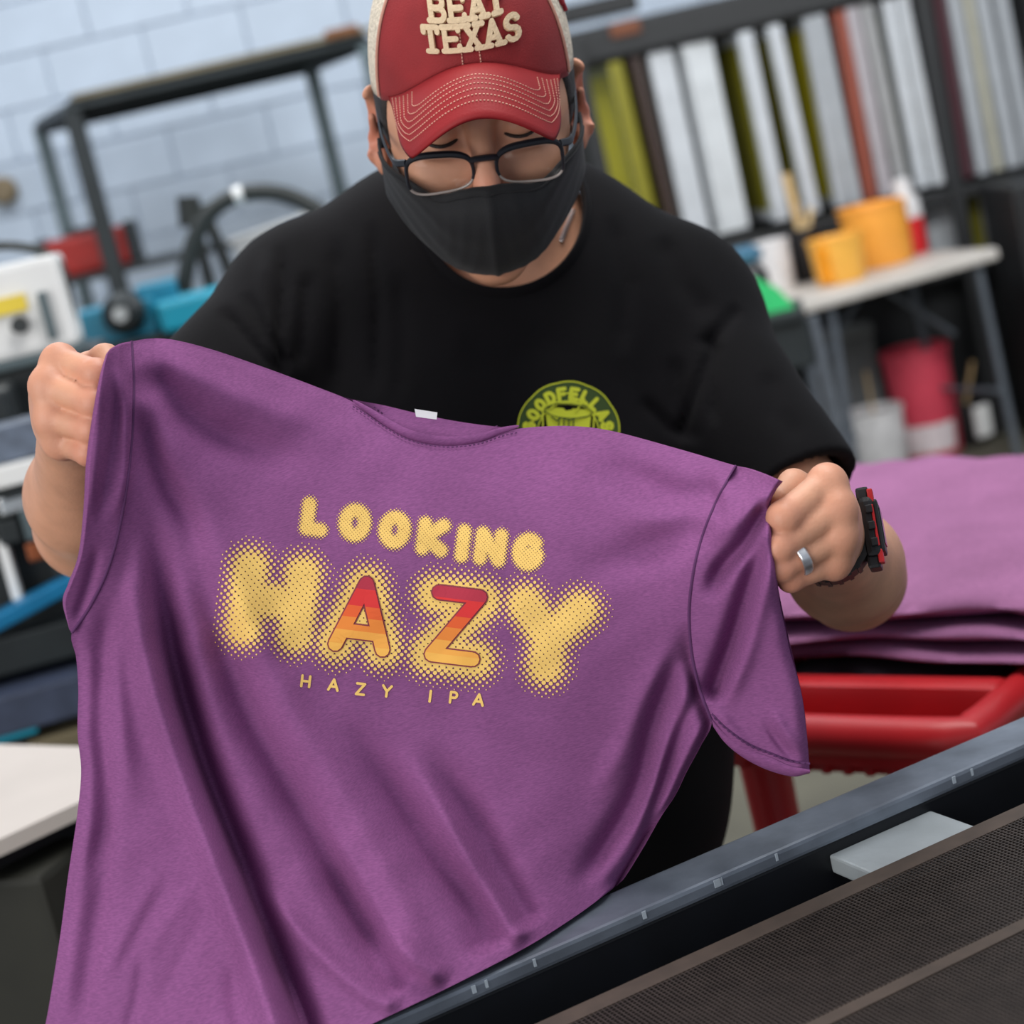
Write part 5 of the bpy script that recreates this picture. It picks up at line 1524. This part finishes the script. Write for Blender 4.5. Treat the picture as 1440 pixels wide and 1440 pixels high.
tub('plastic_cup', 'white plastic tub at the left end of the table', b3, .062, .175, M_CLR, taper=.9, cat='tub', content=M_CLR)
b4 = on_z(1140, 394, .74); b4[2] = .741
tub('ink_can', 'black ink can with wooden stir sticks beside the yellow tub', b4, .050, .185, M_INKD, taper=.98, cat='can', content=M_INKD)
M_STICK = mat('pale_wood_stick', (206, 176, 128), rough=.7, var=.1, scale=8, stretch=(8, 8, 1))
def stick(label, p, q, w=.030):
    d = q - p; L = np.linalg.norm(d)
    o = MB().box((0, 0, L / 2), (w, .006, L), None, .002); R_ = Vector(d).to_track_quat('Z', 'Y').to_matrix()
    o.V = [tuple(Vector(p) + R_ @ Vector(v)) for v in o.V]
    root = o.build('stir_stick', M_STICK); tag(root, label, 'stick'); return root
stick('broad wooden stir stick standing in the black can', b4 + (0, 0, .165), np.array(on_y(1105, 244, b4[1] + .02)), .036)
stick('thin wooden stir stick leaning right of the broad one in the can', b4 + (.02, 0.01, .165), np.array(on_y(1140, 292, b4[1] + .06)), .022)
# buckets on the floor
g0 = on_z(1243, 664, 0); g0[2] = 0.001
tub('bucket', 'white bucket with a stir stick on the floor under the table', g0, .105, .235, M_CLR, taper=.86, cat='bucket', content=mat('grey_ink', (150, 146, 146)))
stick('wooden stir stick in the white bucket on the floor', g0 + (0, 0, .21), np.array(on_y(1217, 522, g0[1])), .036)
g1 = on_z(1312, 638, 0); g1[2] = 0.001
t2 = tub('bucket', 'tall red bucket with a white label under the table', g1, .120, .40, mat('rose_red_plastic', (214, 70, 90), rough=.5, var=.06), taper=.88, cat='bucket', content=M_RINK)
lab = MB(); aa = np.radians(np.linspace(195, 310, 14)); F = []
V = [(g1[0] + (.1095 + .012 * z / .16) * math.cos(a), g1[1] + (.1095 + .012 * z / .16) * math.sin(a), z + .02) for z in (0, .11) for a in aa]
F = [(i, i + 1, 14 + i + 1, 14 + i) for i in range(13)]
at_root(obj('bucket_label', py_mesh('bucket_label', V, F), mat('white_paper_label', (220, 206, 208), rough=.7)), t2)
g2 = on_z(1366, 622, 0); g2[2] = 0.001
t3 = tub('paint_pail', 'small black and white pail with a brush handle under the table', g2, .082, .16, M_INKD, taper=.92, cat='pail', content=M_INKD)
part('pail_label', t3, (g2[0] + .035, g2[1] - .068, .085), (.07, .03, .12), M_WHT, 24, .012)
stick('wooden brush handle standing in the small pail', g2 + (0, 0, .14), np.array(on_y(1367, 508, g2[1])), .034)
g3 = on_z(1184, 606, 0); g3 = np.array((g3[0] - .06, 7.0, .001))
tub('small_bottle', 'small white jar on the floor left of the white bucket', np.array((on_y(1182, 580, 6.85)[0], 6.85, .001)), .045, .165, M_CLR, taper=.95, cat='jar', content=M_CLR)

# tool stand with green and dark items beside the man's arm
M_GREEN2 = mat('green_plastic', (52, 190, 110), rough=.45, var=.05)
ts = thing('tool_stand', 'grey tool stand behind the man’s right-hand sleeve', 'stand', (.92, 5.4, 0))
gz = on_y(1085, 438, 5.35)
part('tray', ts, (gz[0] + .0, 5.40, gz[2] - .015), (.20, .30, .03), M_BLKS, -10, .006)
part('tray_box', ts, (gz[0] + .02, 5.40, gz[2] - .10), (.17, .26, .14), M_BLKS, -10, .01)
for dx in (-.09, .10):
    for dy in (-.12, .12):
        at_root(MB().tube([(gz[0] + dx, 5.4 + dy, gz[2] - .03), (gz[0] + dx * 1.25, 5.4 + dy, 0)], .016, n=8).build('leg', M_TLEG, None, True), ts)
part('lower_box', ts, (gz[0] + .06, 5.45, .27), (.20, .22, .22), mat('dark_grey_box', (70, 74, 82), rough=.5), -10, .01)
gb = thing('green_tray', 'bright green plastic scoop beside the man’s sleeve', 'scoop', (gz[0], 5.38, gz[2]))
o = MB(); q = [on_y(u, v, 5.33) for u, v in ((1046, 392), (1070, 394), (1092, 404), (1112, 424), (1120, 436), (1110, 440), (1080, 440), (1050, 440))]
V = [tuple(p) for p in q] + [(p[0], p[1] + .12, p[2]) for p in q]; nq = len(q)
o.add(V, [tuple(range(nq)), tuple(range(2 * nq - 1, nq - 1, -1))] + [(i, nq + i, nq + (i + 1) % nq, (i + 1) % nq) for i in range(nq)])
at_root(o.build('scoop_body', M_GREEN2), gb)
db = thing('dark_jug', 'dark jug with a blue top behind the green scoop', 'jug', (gz[0] - .04, 5.55, gz[2]))
jc = on_y(1058, 395, 5.5)
at_root(MB().lathe([(.001, 0), (.055, 0), (.060, .02), (.058, .10), (.030, .14), (.001, .14)], (jc[0], 5.55, gz[2] + .0), n=24).build('jug_body', M_INKD, None, True), db)
at_root(MB().lathe([(.001, .14), (.05, .14), (.055, .165), (.03, .185), (.001, .185)], (jc[0], 5.55, gz[2] + .0), n=24).build('jug_top', mat('slate_teal_cap', (64, 104, 128), rough=.4), None, True), db)
# grey crates under the table's left end, black cabinet at the right edge
k0 = on_y(1165, 520, 7.0)
cr = thing('grey_crate', 'tall grey crate standing behind the table’s left legs', 'crate', (1.33, 7.0, 0))
part('crate_body', cr, (1.30, 6.72, .24), (.26, .06, .48), mat('mid_grey_plastic', (88, 90, 90), rough=.6), 0, .01)
part('crate_body', cr, (1.27, 6.70, .505), (.32, .09, .05), mat('mid_grey_plastic', (88, 90, 90), rough=.6), 0, .01)
kc = on_y(1455, 430, 6.5)
ck = thing('black_cabinet', 'black cabinet at the right edge beyond the table', 'cabinet', (kc[0] + .15, 6.6, 0))
part('cabinet_body', ck, (kc[0] + .14, 6.50, .46), (.42, .4, .92), M_RACK, 0, .01)
part('cabinet_door', ck, (kc[0] + .14, 6.295, .47), (.38, .012, .80), M_RACK, 0, .004)
part('door_handle', ck, (kc[0] - .0, 6.28, .55), (.02, .02, .12), M_TLEG, 0, .004)
